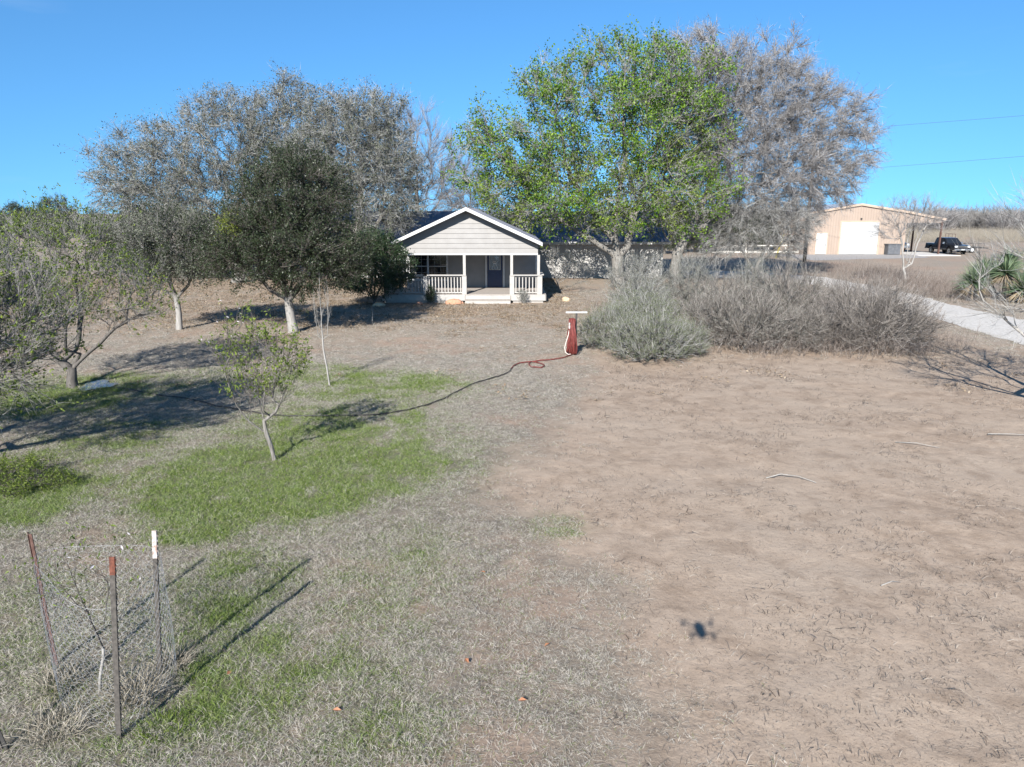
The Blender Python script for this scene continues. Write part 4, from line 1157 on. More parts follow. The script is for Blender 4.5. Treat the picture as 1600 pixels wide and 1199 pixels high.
make_tree("evergreen_oak", "second grey-green tree whose crown meets the house roof at the left", "tree", (-10.6, 49.6, 0), 22,
          [(None, [(0, 0, -.1), (.1, 0, 1.3), (.2, 0, 2.8), (.6, .2, 5.4), (.8, .2, 8.4)]), (4, [(1.2, 0, 3.6), (2.4, -.2, 5.0), (3.2, -.2, 6.2)]), (5, [(-1.2, .2, 4.4), (-2.0, .2, 7.0)])],
          [(.4, .1, 9.6, 3.4, 3.4, 3.0), (2.0, 0, 7.2, 2.6, 3.0, 3.0), (-1.6, 0, 7.6, 3.0, 3.2, 3.0), (2.4, -.3, 5.1, 2.4, 2.6, 1.4), (1.2, 0, 11.3, 2.3, 2.4, 1.3)],
          400, .32, .013, leaves=28000, **oak)

for o_ in [q for q in COL.objects if q.name.startswith('evergreen_oak')]: o_.scale = (1, 1, .965)
# dense dark round tree in the middle of the yard (trunk base -8.8, 29.4)
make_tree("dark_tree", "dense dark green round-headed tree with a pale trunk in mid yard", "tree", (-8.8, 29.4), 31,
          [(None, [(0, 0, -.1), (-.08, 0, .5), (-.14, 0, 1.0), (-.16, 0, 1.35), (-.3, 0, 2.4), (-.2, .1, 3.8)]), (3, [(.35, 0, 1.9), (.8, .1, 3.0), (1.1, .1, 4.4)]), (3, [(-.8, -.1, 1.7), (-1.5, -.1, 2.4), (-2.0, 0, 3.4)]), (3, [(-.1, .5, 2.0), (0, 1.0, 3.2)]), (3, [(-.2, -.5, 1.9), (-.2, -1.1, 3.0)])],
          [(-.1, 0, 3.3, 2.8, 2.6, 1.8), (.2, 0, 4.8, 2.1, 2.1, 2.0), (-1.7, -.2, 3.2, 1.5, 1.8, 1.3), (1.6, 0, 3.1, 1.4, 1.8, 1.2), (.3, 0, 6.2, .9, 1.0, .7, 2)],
          460, .17, .009, 'bark_limb_shade', 'twig_brown', 'leaf_dark', twigs=13, twig_l=(.3, .9), twig_r=.006, sub=3, leaves=70000, leaf=.092, asp=.5, up=.5, out=.4, shell=.25, rise=.1, spread=.6, pathw=.15,
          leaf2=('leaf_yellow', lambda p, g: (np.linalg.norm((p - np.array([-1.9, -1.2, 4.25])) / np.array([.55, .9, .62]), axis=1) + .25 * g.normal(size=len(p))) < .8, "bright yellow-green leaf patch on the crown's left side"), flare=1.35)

# smaller dark tree further left (trunk base -13.8, 30.2)
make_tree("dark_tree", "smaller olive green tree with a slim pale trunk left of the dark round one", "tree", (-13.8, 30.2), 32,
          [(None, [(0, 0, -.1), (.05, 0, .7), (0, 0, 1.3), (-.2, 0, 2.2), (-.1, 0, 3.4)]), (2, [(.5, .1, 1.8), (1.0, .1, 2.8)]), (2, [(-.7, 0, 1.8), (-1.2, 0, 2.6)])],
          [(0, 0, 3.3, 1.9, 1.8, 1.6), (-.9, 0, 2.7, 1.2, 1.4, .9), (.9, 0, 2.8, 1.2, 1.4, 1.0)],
          260, .11, .008, 'bark_limb_shade', 'twig_grey', 'leaf_dark', twigs=16, twig_l=(.25, .7), twig_r=.006, sub=3, leaves=27000, leaf=.08, asp=.5, up=.4, shell=.25, flare=1.3,
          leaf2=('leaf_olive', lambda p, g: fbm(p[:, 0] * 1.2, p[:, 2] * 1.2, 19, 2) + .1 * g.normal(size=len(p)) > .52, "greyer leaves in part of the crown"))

# vase-shaped fruit trees at the left
fruit = dict(bark='bark_dark', twig_m='twig_grey', leaf_m='leaf_spring', up=.55, out=.35, spread=.55, rise=.05, pathw=.12, bendw=.9, step=.3, wig=.035, e=2.1, flare=1.3, flare_h=.15)
make_tree("fruit_tree", "many-stemmed fruit tree with sparse young leaves beside the puddle", "fruit tree", (-12.21, 19.85), 41,
          [(None, [(0, 0, -.08), (.02, 0, .25), (.05, 0, .5)]), (2, [(.35, 0, .95), (.5, .1, 1.7), (.55, .1, 2.8)]), (2, [(-.35, -.05, 1.0), (-.75, -.1, 1.8), (-1.0, -.1, 2.6)]), (2, [(.0, .4, 1.0), (.1, .7, 1.9), (0, .8, 2.9)]),
           (2, [(.7, -.1, 1.05), (1.5, -.2, 1.7), (2.4, -.2, 2.2)]), (2, [(-.15, -.45, 1.0), (-.3, -.9, 1.8)]), (2, [(.15, -.3, 1.1), (.5, -.7, 2.1)])],
          [(0, 0, 3.0, 1.9, 1.6, 1.2), (1.2, 0, 2.6, 1.4, 1.3, .9), (-1.0, 0, 2.5, 1.1, 1.3, 1.0), (.2, 0, 4.1, 1.4, 1.2, .6), (1.9, -.1, 2.1, .9, .9, .4)],
          300, .13, .006, twigs=7, twig_l=(.3, .9), twig_r=.0046, sub=2, leaves=13000, leaf=.066, clus=4, lspread=.3, asp=.5, **fruit)
make_tree("fruit_tree", "leafing fruit tree reaching in from the far left edge above the weeds", "fruit tree", (-11.2, 12.5), 42,
          [(None, [(0, 0, -.08), (.02, 0, .3), (.0, 0, .6)]), (2, [(.45, .1, 1.1), (1.2, .2, 1.7), (2.0, .2, 2.3)]), (2, [(-.5, -.05, 1.1), (-1.0, -.1, 1.8), (-1.4, -.1, 2.8)]), (2, [(.1, .5, 1.1), (.2, .9, 2.0), (.2, 1.2, 3.0)]),
           (2, [(.3, -.4, 1.1), (.6, -.8, 1.9), (.7, -.9, 2.8)]), (2, [(.1, .05, 1.3), (.2, 0, 2.4), (.2, 0, 3.4)])],
          [(0, 0, 3.1, 2.2, 2.1, 1.2), (1.5, .2, 2.8, 1.7, 1.7, 1.2), (-1.3, 0, 2.6, 1.4, 1.6, 1.0), (1.9, 0, 1.9, .9, 1.2, .5), (.3, 0, 4.1, 1.5, 1.3, .5)],
          330, .14, .006, twigs=15, twig_l=(.3, .9), twig_r=.0055, sub=3, leaves=20000, leaf=.066, clus=4, lspread=.3, asp=.5, **fruit)
# peach sapling in the green patch
make_tree("peach_tree", "young peach tree with lime leaves and white blossom shoots in the green patch", "fruit tree", (-4.62, 13.62), 43,
          [(None, [(0, 0, -.06), (-.05, 0, .25), (-.13, 0, .55), (-.16, .02, .8)]), (0, [(-.2, 0, 1.15), (-.2, .02, 1.8)]), (0, [(-.45, -.03, .82), (-.66, -.03, 1.15), (-.8, 0, 1.6)]), (0, [(.08, 0, .98), (.3, 0, 1.4), (.42, 0, 1.75)]),
           (0, [(-.28, .2, 1.05), (-.35, .35, 1.7)]), (0, [(-.08, -.2, 1.05), (.05, -.35, 1.7)]), (0, [(-.36, -.1, 1.0), (-.5, -.15, 1.8)]), (0, [(.0, .1, 1.2), (.12, .15, 1.9)])],
          [(-.12, 0, 1.85, .85, .7, .5), (-.12, 0, 1.4, .6, .5, .35), (-.4, 0, 2.35, .5, .35, .4, .05)],
          100, .042, .0034, 'bark_grey', 'twig_brown', 'leaf_spring', twigs=5, twig_l=(.2, .6), twig_r=.0032, sub=2, leaves=2300, leaf=.07, asp=.42, clus=5, lspread=.4, up=1.3, out=.25, spread=.4, rise=.02, pathw=.05, bendw=1.4, step=.15, wig=.01, e=2.1, flare=1.2, flare_h=.1,
          leaf2=('petal', lambda p, g: (p[:, 2] > 2.3) & (p[:, 0] < -.25) & (g.random(len(p)) < .09), "white blossoms on the tall left shoots"))
# bare whip
make_tree("whip_sapling", "slender pale leafless sapling with upright rods behind the peach tree", "sapling", (-5.12, 20.09), 44,
          [(None, [(0, 0, -.05), (-.05, 0, .5), (-.12, 0, 1.05)]), (1, [(-.12, 0, 1.3), (-.13, 0, 2.2), (-.12, 0, 3.0)]), (1, [(-.25, .02, 1.4), (-.3, .02, 2.1)]), (1, [(.02, 0, 1.4), (.07, 0, 2.0), (.1, 0, 2.6)])],
          [(-.1, 0, 1.9, .28, .25, .55), (-.05, 0, 2.4, .15, .15, .4)], 26, .026, .0045, 'bark_pale', 'twig_lichen', None, twigs=3, twig_l=(.2, .6), twig_r=.0032, sub=1, up=1.6, out=.1, spread=.25, step=.2, wig=.008, rise=0.0, flare=1.2, flare_h=.1, bendw=1.5)
# glossy dark shrub at the porch corner
make_tree("porch_shrub", "dark glossy evergreen shrub with several stems covering the porch corner", "shrub", (-7.25, 38.6, 0), 45,
          [(None, [(0, 0, -.05), (0, 0, .15)]), (1, [(-.35, 0, .8), (-.8, 0, 1.6)]), (1, [(.3, 0, .8), (.8, 0, 1.7), (1.2, 0, 2.4)]), (1, [(0, .3, .9), (.1, .4, 2.0)]), (1, [(-.1, -.3, .9), (.1, -.4, 1.9)])],
          [(0, 0, 2.5, 1.55, 1.3, 1.2), (.9, -.1, 1.9, 1.25, 1.1, 1.0), (-1.0, 0, 1.7, 1.1, 1.1, 1.0), (-.1, 0, 3.1, 1.1, 1.0, .65), (.1, -.2, 1.1, 1.5, 1.1, .6)],
          300, .07, .008, 'bark_dark', 'twig_brown', 'leaf_shrub', twigs=12, twig_l=(.2, .5), twig_r=.005, sub=2, leaves=26000, leaf=.115, asp=.42, shell=.2, flare=1.0, parts=("stems", "twigs", "leaves"))
# tree just outside the right edge: its pale boughs reach in and its shade falls across the soil
make_tree("bare_tree", "pale leafless tree at the right edge with long whippy boughs", "tree", (13.3, 16.3), 46,
          [(None, [(0, 0, -.1), (0, 0, .4), (.05, 0, .8)]), (2, [(-.6, .1, 1.6), (-1.2, .1, 2.6), (-1.9, .1, 3.6)]), (2, [(.1, .2, 2.0), (0, .3, 3.6), (-.2, .3, 5.0)]), (2, [(.8, -.1, 1.8), (1.5, -.1, 3.0)]), (2, [(-.2, -.6, 1.8), (-.6, -1.0, 3.0)]), (2, [(-.7, .5, 1.4), (-1.6, .9, 2.2), (-2.2, 1.0, 2.7)])],
          [(-.3, 0, 4.4, 1.9, 1.7, 1.5), (-1.7, .3, 3.2, 1.2, 1.4, 1.0), (1.3, 0, 3.6, 1.4, 1.5, 1.3)],
          170, .13, .0075, 'bark_pale', 'twig_lichen', None, twigs=9, twig_l=(.35, 1.0), twig_r=.0052, sub=2, up=.35, out=.6, spread=.5, step=.3, wig=.03, e=2.1, flare=1.3, flare_h=.2, bendw=.8)
# multi-stemmed bare tree on the far side of the drive
make_tree("crape_myrtle", "multi-stemmed bare pinkish tree in front of the shop and pickup", "tree", (26.6, 49.9, 0), 47,
          [(None, [(0, 0, -.05), (0, 0, .12)]), (1, [(-.3, 0, 1.4), (-.55, 0, 2.7), (-.9, 0, 3.8)]), (1, [(.25, 0, 1.4), (.5, 0, 2.8), (.9, 0, 3.9)]), (1, [(0, .2, 1.6), (-.05, .3, 3.0), (.1, .3, 4.4)]), (1, [(-.1, -.2, 1.4), (.1, -.5, 3.0)])],
          [(-.2, 0, 4.4, 1.7, 1.5, 1.2), (1.0, 0, 4.3, 1.3, 1.2, 1.0), (-1.3, 0, 3.6, 1.2, 1.1, .8)],
          150, .09, .007, 'bark_pale', 'twig_mauve', None, twigs=10, twig_l=(.3, .9), twig_r=.0055, sub=3, up=.4, out=.5, spread=.6, step=.3, wig=.03, flare=1.1)
# pale bare trees behind the house
b1 = make_tree("far_bare_tree", "tall pale bare tree behind the house left of its roof peak", "tree", (-9.5, 74, 0), 51,
          [(None, [(0, 0, -.1), (0, 0, 3), (.2, 0, 6), (.3, 0, 9)])], [(0, 0, 9.6, 4.8, 4.4, 4.2), (1.5, 0, 7.0, 4.4, 4.0, 3.0)],
          240, .24, .012, 'bark_grey', 'twig_mauve', None, twigs=16, twig_l=(.8, 2.0), twig_r=.010, sub=3, up=.6, out=.4, spread=.5, step=.7)
GRP = "bare trees beyond the house"
for (x, y, s, rz, lb) in ((-4.5, 79, .72, 1.0, "lower bare tree close behind the house roof ridge"), (-17, 80, .6, 2.2, "short bare tree far behind the wide grey-green tree"), (14, 88, .62, 3.4, "short bare tree behind the right end of the house"),
                          (20, 97, .55, .7, "small bare tree near the pipe fence behind the house"), (3, 86, .6, 4.4, "bare tree behind the leafy green tree")):
    copy_tree(b1, (x, y, 0), rz, s, lb)

# dark evergreen bushes behind the drive, left of the shop
eb = make_tree("evergreen_bush", "dark evergreen bush behind the pipe fence nearest the shop", "bush", (27.5, 95, 0), 52,
          [(None, [(0, 0, -.05), (0, 0, .5)]), (1, [(.6, 0, 1.6)]), (1, [(-.6, 0, 1.6)])], [(0, 0, 2.4, 2.3, 2.0, 2.0), (1.4, 0, 1.6, 1.6, 1.5, 1.3), (-1.4, 0, 1.7, 1.6, 1.5, 1.4)],
          130, .12, .012, 'bark_dark', 'twig_brown', 'leaf_dark', twigs=10, twig_l=(.3, .8), twig_r=.009, sub=2, leaves=11000, leaf=.15, shell=.2, parts=("stems", "twigs", "leaves"), group="dark evergreen bushes beyond the drive")
for (x, y, s, rz, lb) in ((32.5, 97, 1.1, 1.2, "dark evergreen bush at the left corner of the tan shop"), (22.5, 92, 1.0, 2.1, "dark evergreen bush left of the white pipe fence"), (18.0, 88, .9, 3.3, "low dark evergreen bush behind the gravel drive bend"), (15.0, 90, 1.15, .4, "dark evergreen bush just right of the house corner"),
                          (-22, 66, 1.2, 2.8, "dark evergreen bush under the wide grey-green tree"), (-31, 60, 1.0, 4.0, "dark evergreen bush left of the wide grey-green tree")):
    copy_tree(eb, (x, y, 0), rz, s, lb)

for (x, y, s, rz, lb) in ((-206, 290, 2.3, .5, "round far tree on the left horizon at the picture's edge"), (-178, 270, 1.9, 1.9, "dark far tree second along the left horizon"), (-188, 310, 2.6, 3.0, "broad far tree behind the other two on the left horizon"), (-148, 300, 1.6, 4.4, "small far tree on the left horizon nearest the oak")):
    copy_tree(eb, (x, y, 0), rz, s, lb)["group"] = "trees on the left horizon"

# ------------------------------------------------------------------ SAGE SHRUBS BY THE DRIVE
def sage(seed, name, label, loc, twig_m, leaf_m, h, w, nt, leaves, leaf=.03, twl=(.15, .7), sub=3, twigs=7):
    tr = [(None, [(0, 0, -.04), (0, 0, .05)])]
    rng = np.random.default_rng(seed)
    for i in range(9):
        a = 2 * math.pi * i / 9 + rng.uniform(-.3, .3); q = rng.uniform(.35, .75)
        tr.append((1, [(math.cos(a) * q * w * .35, math.sin(a) * q * w * .35, h * .28), (math.cos(a) * q * w * .75, math.sin(a) * q * w * .75, h * .62)]))
    return make_tree(name, label, "shrub", loc, seed, tr, [(0, 0, h * .55, w * .95, w * .9, h * .42), (0, 0, h * .28, w, w, h * .26), (w * .1, 0, h * .75, w * .6, w * .6, h * .25)],
                     nt, .05, .0062, 'bark_grey', twig_m, leaf_m, twigs=twigs, twig_l=twl, twig_r=.0066, sub=sub, leaves=leaves, leaf=leaf, asp=.5, clus=2, lspread=.8, up=.55, out=.45, spread=.55, shell=.35, step=.2, wig=.025, rise=.05,
                     pathw=.1, group="shrubs in the bed by the gravel drive", parts=("stems", "twigs", "leaves"), flare=1.0)
sgreen = sage(61, "sage_shrub", "low green-tinged sage shrub at the left front of the bed", (4.45, 23.6), 'twig_lichen', 'leaf_sage_green', 1.25, 1.25, 190, 22000, .032)
sgrey = sage(62, "sage_shrub", "tall pale grey sage in front of the leafy tree's trunk", (6.0, 34.8), 'twig_lichen', 'leaf_sage', 2.55, 1.5, 210, 20000, .042, (.25, .7))
sbare = sage(63, "bare_shrub", "arching leafless grey shrub at the right end of the bed", (12.6, 25.3), 'twig_shrub', None, 2.15, 1.75, 190, 0, twl=(.25, 1.0), sub=3, twigs=8)
smix = sage(64, "sage_shrub", "thin grey sage with few leaves in the middle of the bed", (8.2, 25.6), 'twig_shrub', 'leaf_sage', 1.95, 1.55, 180, 7000, .032, (.25, .7))
rs_ = random.Random(12)
for (src, x, y, rz, s, lb) in (
        (sgreen, 3.45, 25.8, 1.0, .95, "green-tinged sage shrub nearest the red hose stand"), (sgreen, 5.8, 24.5, 2.6, .85, "low green sage shrub second along the bed's front edge"), (sgreen, 4.9, 27.2, 4.0, 1.15, "rounded green-grey sage behind the bed's left front shrubs"),
        (sgrey, 8.2, 34.2, 2.0, .95, "tall pale grey sage below the bare tree's leaning trunk"), (sgrey, 5.4, 30.6, 4.2, .98, "pale grey sage between the hose stand and the leafy tree"), (sgrey, 10.2, 31.4, .8, .88, "pale grey sage halfway to the drive at the back of the bed"),
        (smix, 7.0, 26.6, 2.2, .95, "thin grey sage left of the bed's centre"), (smix, 9.7, 25.7, 3.9, .95, "thin grey sage right of the bed's centre along the front"), (smix, 8.6, 29.4, 5.2, 1.1, "thin grey sage in the second row of the bed"), (smix, 10.8, 28.6, .7, 1.1, "thin grey sage in the second row nearer the drive"),
        (sbare, 11.2, 25.6, 1.4, .9, "leafless grey shrub third from the bed's right end"), (sbare, 13.6, 26.2, 3.1, .95, "outermost leafless shrub beside the tree's cast shade"), (sbare, 12.9, 29.6, 4.6, 1.0, "leafless grey shrub behind the bed's right end"), (sbare, 15.4, 31.6, 5.7, .95, "leafless grey shrub standing against the pale gravel drive"),
        (smix, 12.5, 33.6, 2.9, 1.0, "thin grey sage at the back of the bed near the gravel")):
    copy_tree(src, (x, y, tz(x, y)), rz, (s * rs_.uniform(.72, 1.02), s * rs_.uniform(.72, 1.02), s * rs_.uniform(.72, 1.22)), lb)
# leggy bare bush against the house wall
make_tree("bare_shrub", "leggy bare bush against the house wall right of the porch", "shrub", (2.9, 44.5, 0), 66,
          [(None, [(0, 0, -.05), (0, 0, .1)]), (1, [(-.3, 0, 1.0), (-.5, 0, 1.9)]), (1, [(.4, .1, .9), (.8, .1, 1.7)]), (1, [(0, -.2, 1.0)]), (1, [(1.0, 0, .6)])],
          [(0, 0, 1.7, 1.1, .8, .9), (.8, 0, 1.0, 1.1, .8, .7)], 60, .045, .006, 'bark_grey', 'twig_grey', 'leaf_olive', twigs=5, twig_l=(.2, .6), twig_r=.0055, sub=2, leaves=700, leaf=.06, parts=("stems", "twigs", "leaves"), flare=1.0)
# weedy green bush at the left edge
wb = make_tree("weed_bush", "low leafy green weed bush at the left edge in tree shade", "bush", (-8.9, 12.3), 67,
          [(None, [(0, 0, -.03), (0, 0, .06)]), (1, [(.3, .1, .25)]), (1, [(-.3, 0, .25)]), (1, [(0, -.3, .2)])],
          [(0, 0, .26, .9, .8, .26), (.6, -.2, .16, .7, .6, .18), (-.6, 0, .28, .8, .6, .24)], 120, .02, .004, 'bark_dark', 'twig_brown', 'leaf_spring', twigs=7, twig_l=(.1, .3), twig_r=.003, sub=2, leaves=9000, leaf=.045, asp=.5, up=.5, shell=.2, step=.15, wig=.02, parts=("stems", "twigs", "leaves"), flare=1.0)

wb.scale = (.85, .95, .7)
# yuccas
def yucca(seed, label, loc, stems, first=None):
    rng = np.random.default_rng(seed)
    root = thing("yucca", label, "yucca", loc, 0, "yuccas beside the gravel drive")
    tk = MB(); G = []; Dd = []
    for (x, y, z, R) in stems:
        tk.tube([(x * .3, y * .3, -.1), (x * .7, y * .7, z * .5), (x, y, z)], [.13, .11, .1], 7)
        n = 270
        el = np.arcsin(rng.uniform(-.75, 1.0, n)); az = rng.uniform(0, 2 * np.pi, n)
        d = np.stack([np.cos(el) * np.cos(az), np.cos(el) * np.sin(az), np.sin(el)], -1)
        L = R * rng.uniform(.8, 1.1, n); s = unit(np.cross(d, [0, 0, 1.0])); w = .021 * R / .9
        b = np.array([x, y, z]) + d * .06; nn = np.cross(d, s)
        Vv = np.zeros((n, 7, 3))
        mid = b + d * (L * .45)[:, None]; tip = b + d * L[:, None]; tip[:, 2] -= .14 * L * (1 - np.abs(np.sin(el)))
        Vv[:, 0] = b - s * w * .7; Vv[:, 1] = b + s * w * .7; Vv[:, 2] = mid - s * w; Vv[:, 3] = mid + s * w; Vv[:, 4] = tip
        Vv[:, 5] = b - nn * .012; Vv[:, 6] = mid - nn * .016
        dead = np.sin(el) < -.28
        G.append(Vv[~dead]); Dd.append(Vv[dead])
    tk.part("trunk", M['bark_dark'], root)
    pat_t = np.array([(0, 5, 2), (5, 6, 2), (5, 1, 6), (1, 3, 6), (2, 6, 4), (6, 3, 4)])
    for nm, A, mt in (("leaves", np.concatenate(G), 'yucca'), ("dead_leaves", np.concatenate(Dd), 'yucca_dry')):
        tag(link(nm, mesh_np(nm, A, tris=tris_of(A, pat_t)), M[mt], root), kind="stuff")
    return root
yucca(71, "spiky yucca left of the group at the drive's far verge", (25.3, 40.5, 0), [(0, 0, .95, 1.15), (.9, .8, 1.35, 1.1)])
yucca(72, "large spiky yucca right of the group behind pale boughs", (27.4, 39.6, 0), [(0, -.1, .7, 1.15), (-.6, .6, 1.5, 1.1), (.7, .2, 1.3, 1.2)])
yucca(73, "tallest yucca at the back right of the yucca group", (28.2, 42.2, 0), [(0, 0, 1.9, 1.1), (-.9, .4, 1.4, 1.1)])

# ------------------------------------------------------------------ CAGED SAPLING IN THE FOREGROUND
def t_post(label, base, top, body, tip=None, tip_len=.28):
    b = Vector((base[0], base[1], tz(*base[:2]) - .08)); t = Vector(top)
    o = thing("fence_post", label, "fence post", b, 0, "steel posts around the caged sapling")
    ax = t - b; L = ax.length; rot = ax.to_track_quat('Z', 'Y').to_euler()
    cut = L - (tip_len if tip else 0)
    mb = MB().box(-.004, .004, -.022, .018, 0, cut).box(-.0145, .0145, -.0275, -.0222, 0, cut)
    for i in range(int(cut / .055)):
        mb.box(-.008, .008, -.036, -.0277, .1 + i * .055, .118 + i * .055)
    q = mb.part("post_shaft", M[body], o); q.rotation_euler = rot
    if tip:
        mb = MB().box(-.0042, .0042, -.022, .0185, cut, L).box(-.0149, .0149, -.028, -.0222, cut, L)
        for i in range(int(tip_len / .055)):
            mb.box(-.008, .008, -.036, -.0282, cut + .02 + i * .055, cut + .038 + i * .055)
        q = mb.part("post_tip", M[tip], o); q.rotation_euler = rot
    return o
t_post("rusty brown steel post left of the caged sapling", (-4.85, 6.96), (-4.93, 6.98, 1.50), 'rust')
t_post("rusty steel post with an orange-red tip in front of the caged sapling", (-3.62, 5.83), (-3.47, 5.86, 1.80), 'post_green', 'rust_orange', .17)
t_post("grey steel post with a white painted tip right of the caged sapling", (-3.69, 6.79), (-3.57, 6.80, 1.62), 'post_green', 'post_white', .30)
t_post("dark leaning steel post cut off by the bottom left corner", (-4.53, 5.70), (-4.86, 5.72, 1.3), 'dark_metal')

def cage():
    """hexagonal netting on a bulging loop through the posts"""
    ctl = np.array([(-4.80, 6.93), (-4.3, 6.22), (-3.64, 5.87), (-3.44, 6.25), (-3.54, 6.84), (-4.1, 7.14)])
    pts = []
    n = len(ctl)
    for i in range(n):
        p0, p1, p2, p3 = ctl[i - 1], ctl[i], ctl[(i + 1) % n], ctl[(i + 2) % n]
        for k in range(12):
            t = k / 12
            pts.append(.5 * (2 * p1 + (p2 - p0) * t + (2 * p0 - 5 * p1 + 4 * p2 - p3) * t * t + (3 * p1 - p0 - 3 * p2 + p3) * t ** 3))
    pts = np.array(pts + [pts[0]]); s = np.concatenate([[0], np.cumsum(np.linalg.norm(np.diff(pts, axis=0), axis=1))])
    def P(u, h):
        u = u % s[-1]
        x = np.interp(u, s, pts[:, 0]); y = np.interp(u, s, pts[:, 1])
        return (x + .02 * math.sin(u * 5 + h * 3), y + .02 * math.cos(u * 4 + h * 2), .03 + h + .03 * math.sin(u * 3))
    w = s[-1] / 84; H = 1.30; nv = 52; dz = H / nv
    mb = MB()
    for i in range(84):
        line = []
        for k in range(nv + 1):
            ph = (k // 2) % 2
            if i % 2: ph = 1 - ph
            line.append(P(i * w + (w * .47 if ph else -w * .47), k * dz * (1 + .0)))
        mb.tube(line, .0013, 3, False)
    for h in (0.0, H):
        mb.tube([P(k * s[-1] / 90, h) for k in range(91)], .0013, 3, False)
    o = mb.part("wire_cage", M['wire'])
    tag(o, "hexagonal chicken wire cage around the sapling between the steel posts", "wire cage")
cage()
cs = make_tree("caged_sapling", "thin fruit sapling with a whitewashed stem inside the wire cage", "sapling", (-4.14, 6.48), 81,
          [(None, [(0, 0, -.05), (.03, 0, .2), (.085, .01, .42), (.09, .02, .5)]), (2, [(.02, 0, .8), (-.08, 0, 1.2), (-.17, 0, 1.7)]), (2, [(.12, .02, .75), (.2, .05, 1.1), (.22, .05, 1.5)]), (2, [(-.12, .02, 1.0), (-.34, .02, 1.35)]), (2, [(.24, -.02, .95), (.42, -.02, 1.3)])],
          [(0, 0, 1.2, .45, .3, .4), (.3, 0, 1.3, .3, .25, .25), (-.35, 0, 1.2, .3, .25, .25)], 30, .0125, .002, 'bark_dark', 'twig_brown', 'leaf_spring', twigs=3, twig_l=(.12, .45), twig_r=.0016, sub=1, leaves=150, leaf=.055, asp=.35, up=.7, spread=.5, step=.1, wig=.006, flare=1.1, flare_h=.05, bendw=.8,
          leaf2=('petal', lambda p, g: g.random(len(p)) < .05, "few pale blossoms"))
MB().tube([(0, 0, -.03), (.03, 0, .2), (.085, .01, .42), (.09, .02, .51)], [.017, .0155, .0145, .0142], 8).part("painted_stem", M['bark_pale'], cs, True)
def clump(label, loc, seed, n, h, R, mat, name="dry_grass_clump", cat="grass clump", group="dry grass clumps at the wire cage", flop=1.0):
    rng = np.random.default_rng(seed)
    a = rng.uniform(0, 2 * np.pi, n); rr = R * np.sqrt(rng.random(n))
    b = np.stack([rr * np.cos(a), rr * np.sin(a), np.full(n, -.02)], -1)
    d = unit(np.stack([np.cos(a) * .5, np.sin(a) * .5, np.ones(n)], -1) + rng.normal(size=(n, 3)) * .35)
    L = h * rng.uniform(.5, 1.2, n); s = unit(np.cross(d, rng.normal(size=(n, 3)))) * .0028
    m1 = b + d * (L * .45)[:, None]; hor = unit(np.stack([d[:, 0], d[:, 1], np.zeros(n)], -1) + rng.normal(size=(n, 3)) * .25)
    m2 = m1 + (d * .6 + hor * .5 * flop) * (L * .35)[:, None]; t = m2 + (hor * .9 * flop + np.array([0, 0, -.25 * flop])) * (L * .35)[:, None]
    V = np.stack([b - s, b + s, m1 - s, m1 + s, m2 - s * .7, m2 + s * .7, t], 1)
    V[:, :, 2] = np.maximum(V[:, :, 2], -.03)
    me = mesh_np(name, V, quads=tris_of(V, np.array([(0, 1, 3, 2), (2, 3, 5, 4)])), tris=tris_of(V, np.array([(4, 5, 6)])))
    o = link(name, me, M[mat]); o.location = (loc[0], loc[1], tz(*loc))
    tag(o, label, cat, group)
clump("bleached arching grass clump right of the sapling stem in the cage", (-3.75, 6.45), 3, 520, .30, .20, 'straw')
clump("flattened dry grass clump at the cage's front left", (-4.25, 5.95), 4, 380, .24, .24, 'straw', flop=1.3)
clump("straggly dry grass clump under the rusty left post", (-4.62, 6.62), 5, 330, .26, .18, 'straw')
clump("pale dry grass clump against the white-tipped post", (-3.60, 6.95), 6, 260, .26, .15, 'straw')
clump("fresh green grass tuft beside the middle post", (-3.25, 5.95), 7, 260, .17, .2, 'leaf_spring', "green_grass_tuft", "grass tuft", None, .7)

# ------------------------------------------------------------------ SMALL THINGS ON THE GROUND
def rock(label, loc, size, mat, seed):
    rng = np.random.default_rng(seed)
    mb = MB(); k = 9; prof = [(-.35, .75), (-.1, 1.0), (.2, .92), (.42, .6), (.5, .2)]
    v = []; f = []
    for (h, r) in prof:
        for j in range(k):
            a = 2 * math.pi * j / k; q = r * rng.uniform(.82, 1.12)
            v.append((q * math.cos(a) * size[0], q * math.sin(a) * size[1], (h + rng.uniform(-.05, .05)) * size[2]))
    for i in range(len(prof) - 1):
        for j in range(k):
            p, q = i * k + j, i * k + (j + 1) % k; f.append((p, q, q + k, p + k))
    f.append(tuple(range((len(prof) - 1) * k, len(prof) * k)))
    o = mb.add(v, f).part("rock", M[mat]); o.location = loc
    tag(o, label, "rock", "landscape rocks by the porch")
rock("large flat orange rock left of the porch step", (-3.1, 39.0, .06), (.50, .28, .42), 'stone_orange', 2)
rock("small reddish rock at the foot of the porch step", (-2.72, 39.05, .04), (.16, .14, .2), 'stone_orange', 3)
rock("reddish rock in the shade of the porch shrub", (-4.9, 38.7, .04), (.22, .18, .22), 'stone_orange', 4)
rock("pale round rock under the porch shrub stems", (-6.9, 38.0, .05), (.34, .24, .3), 'stone_pale', 5)
rock("yellowish rock right of the porch in the bare bed", (2.95, 40.2, .07), (.24, .2, .34), 'stone_pale', 6)

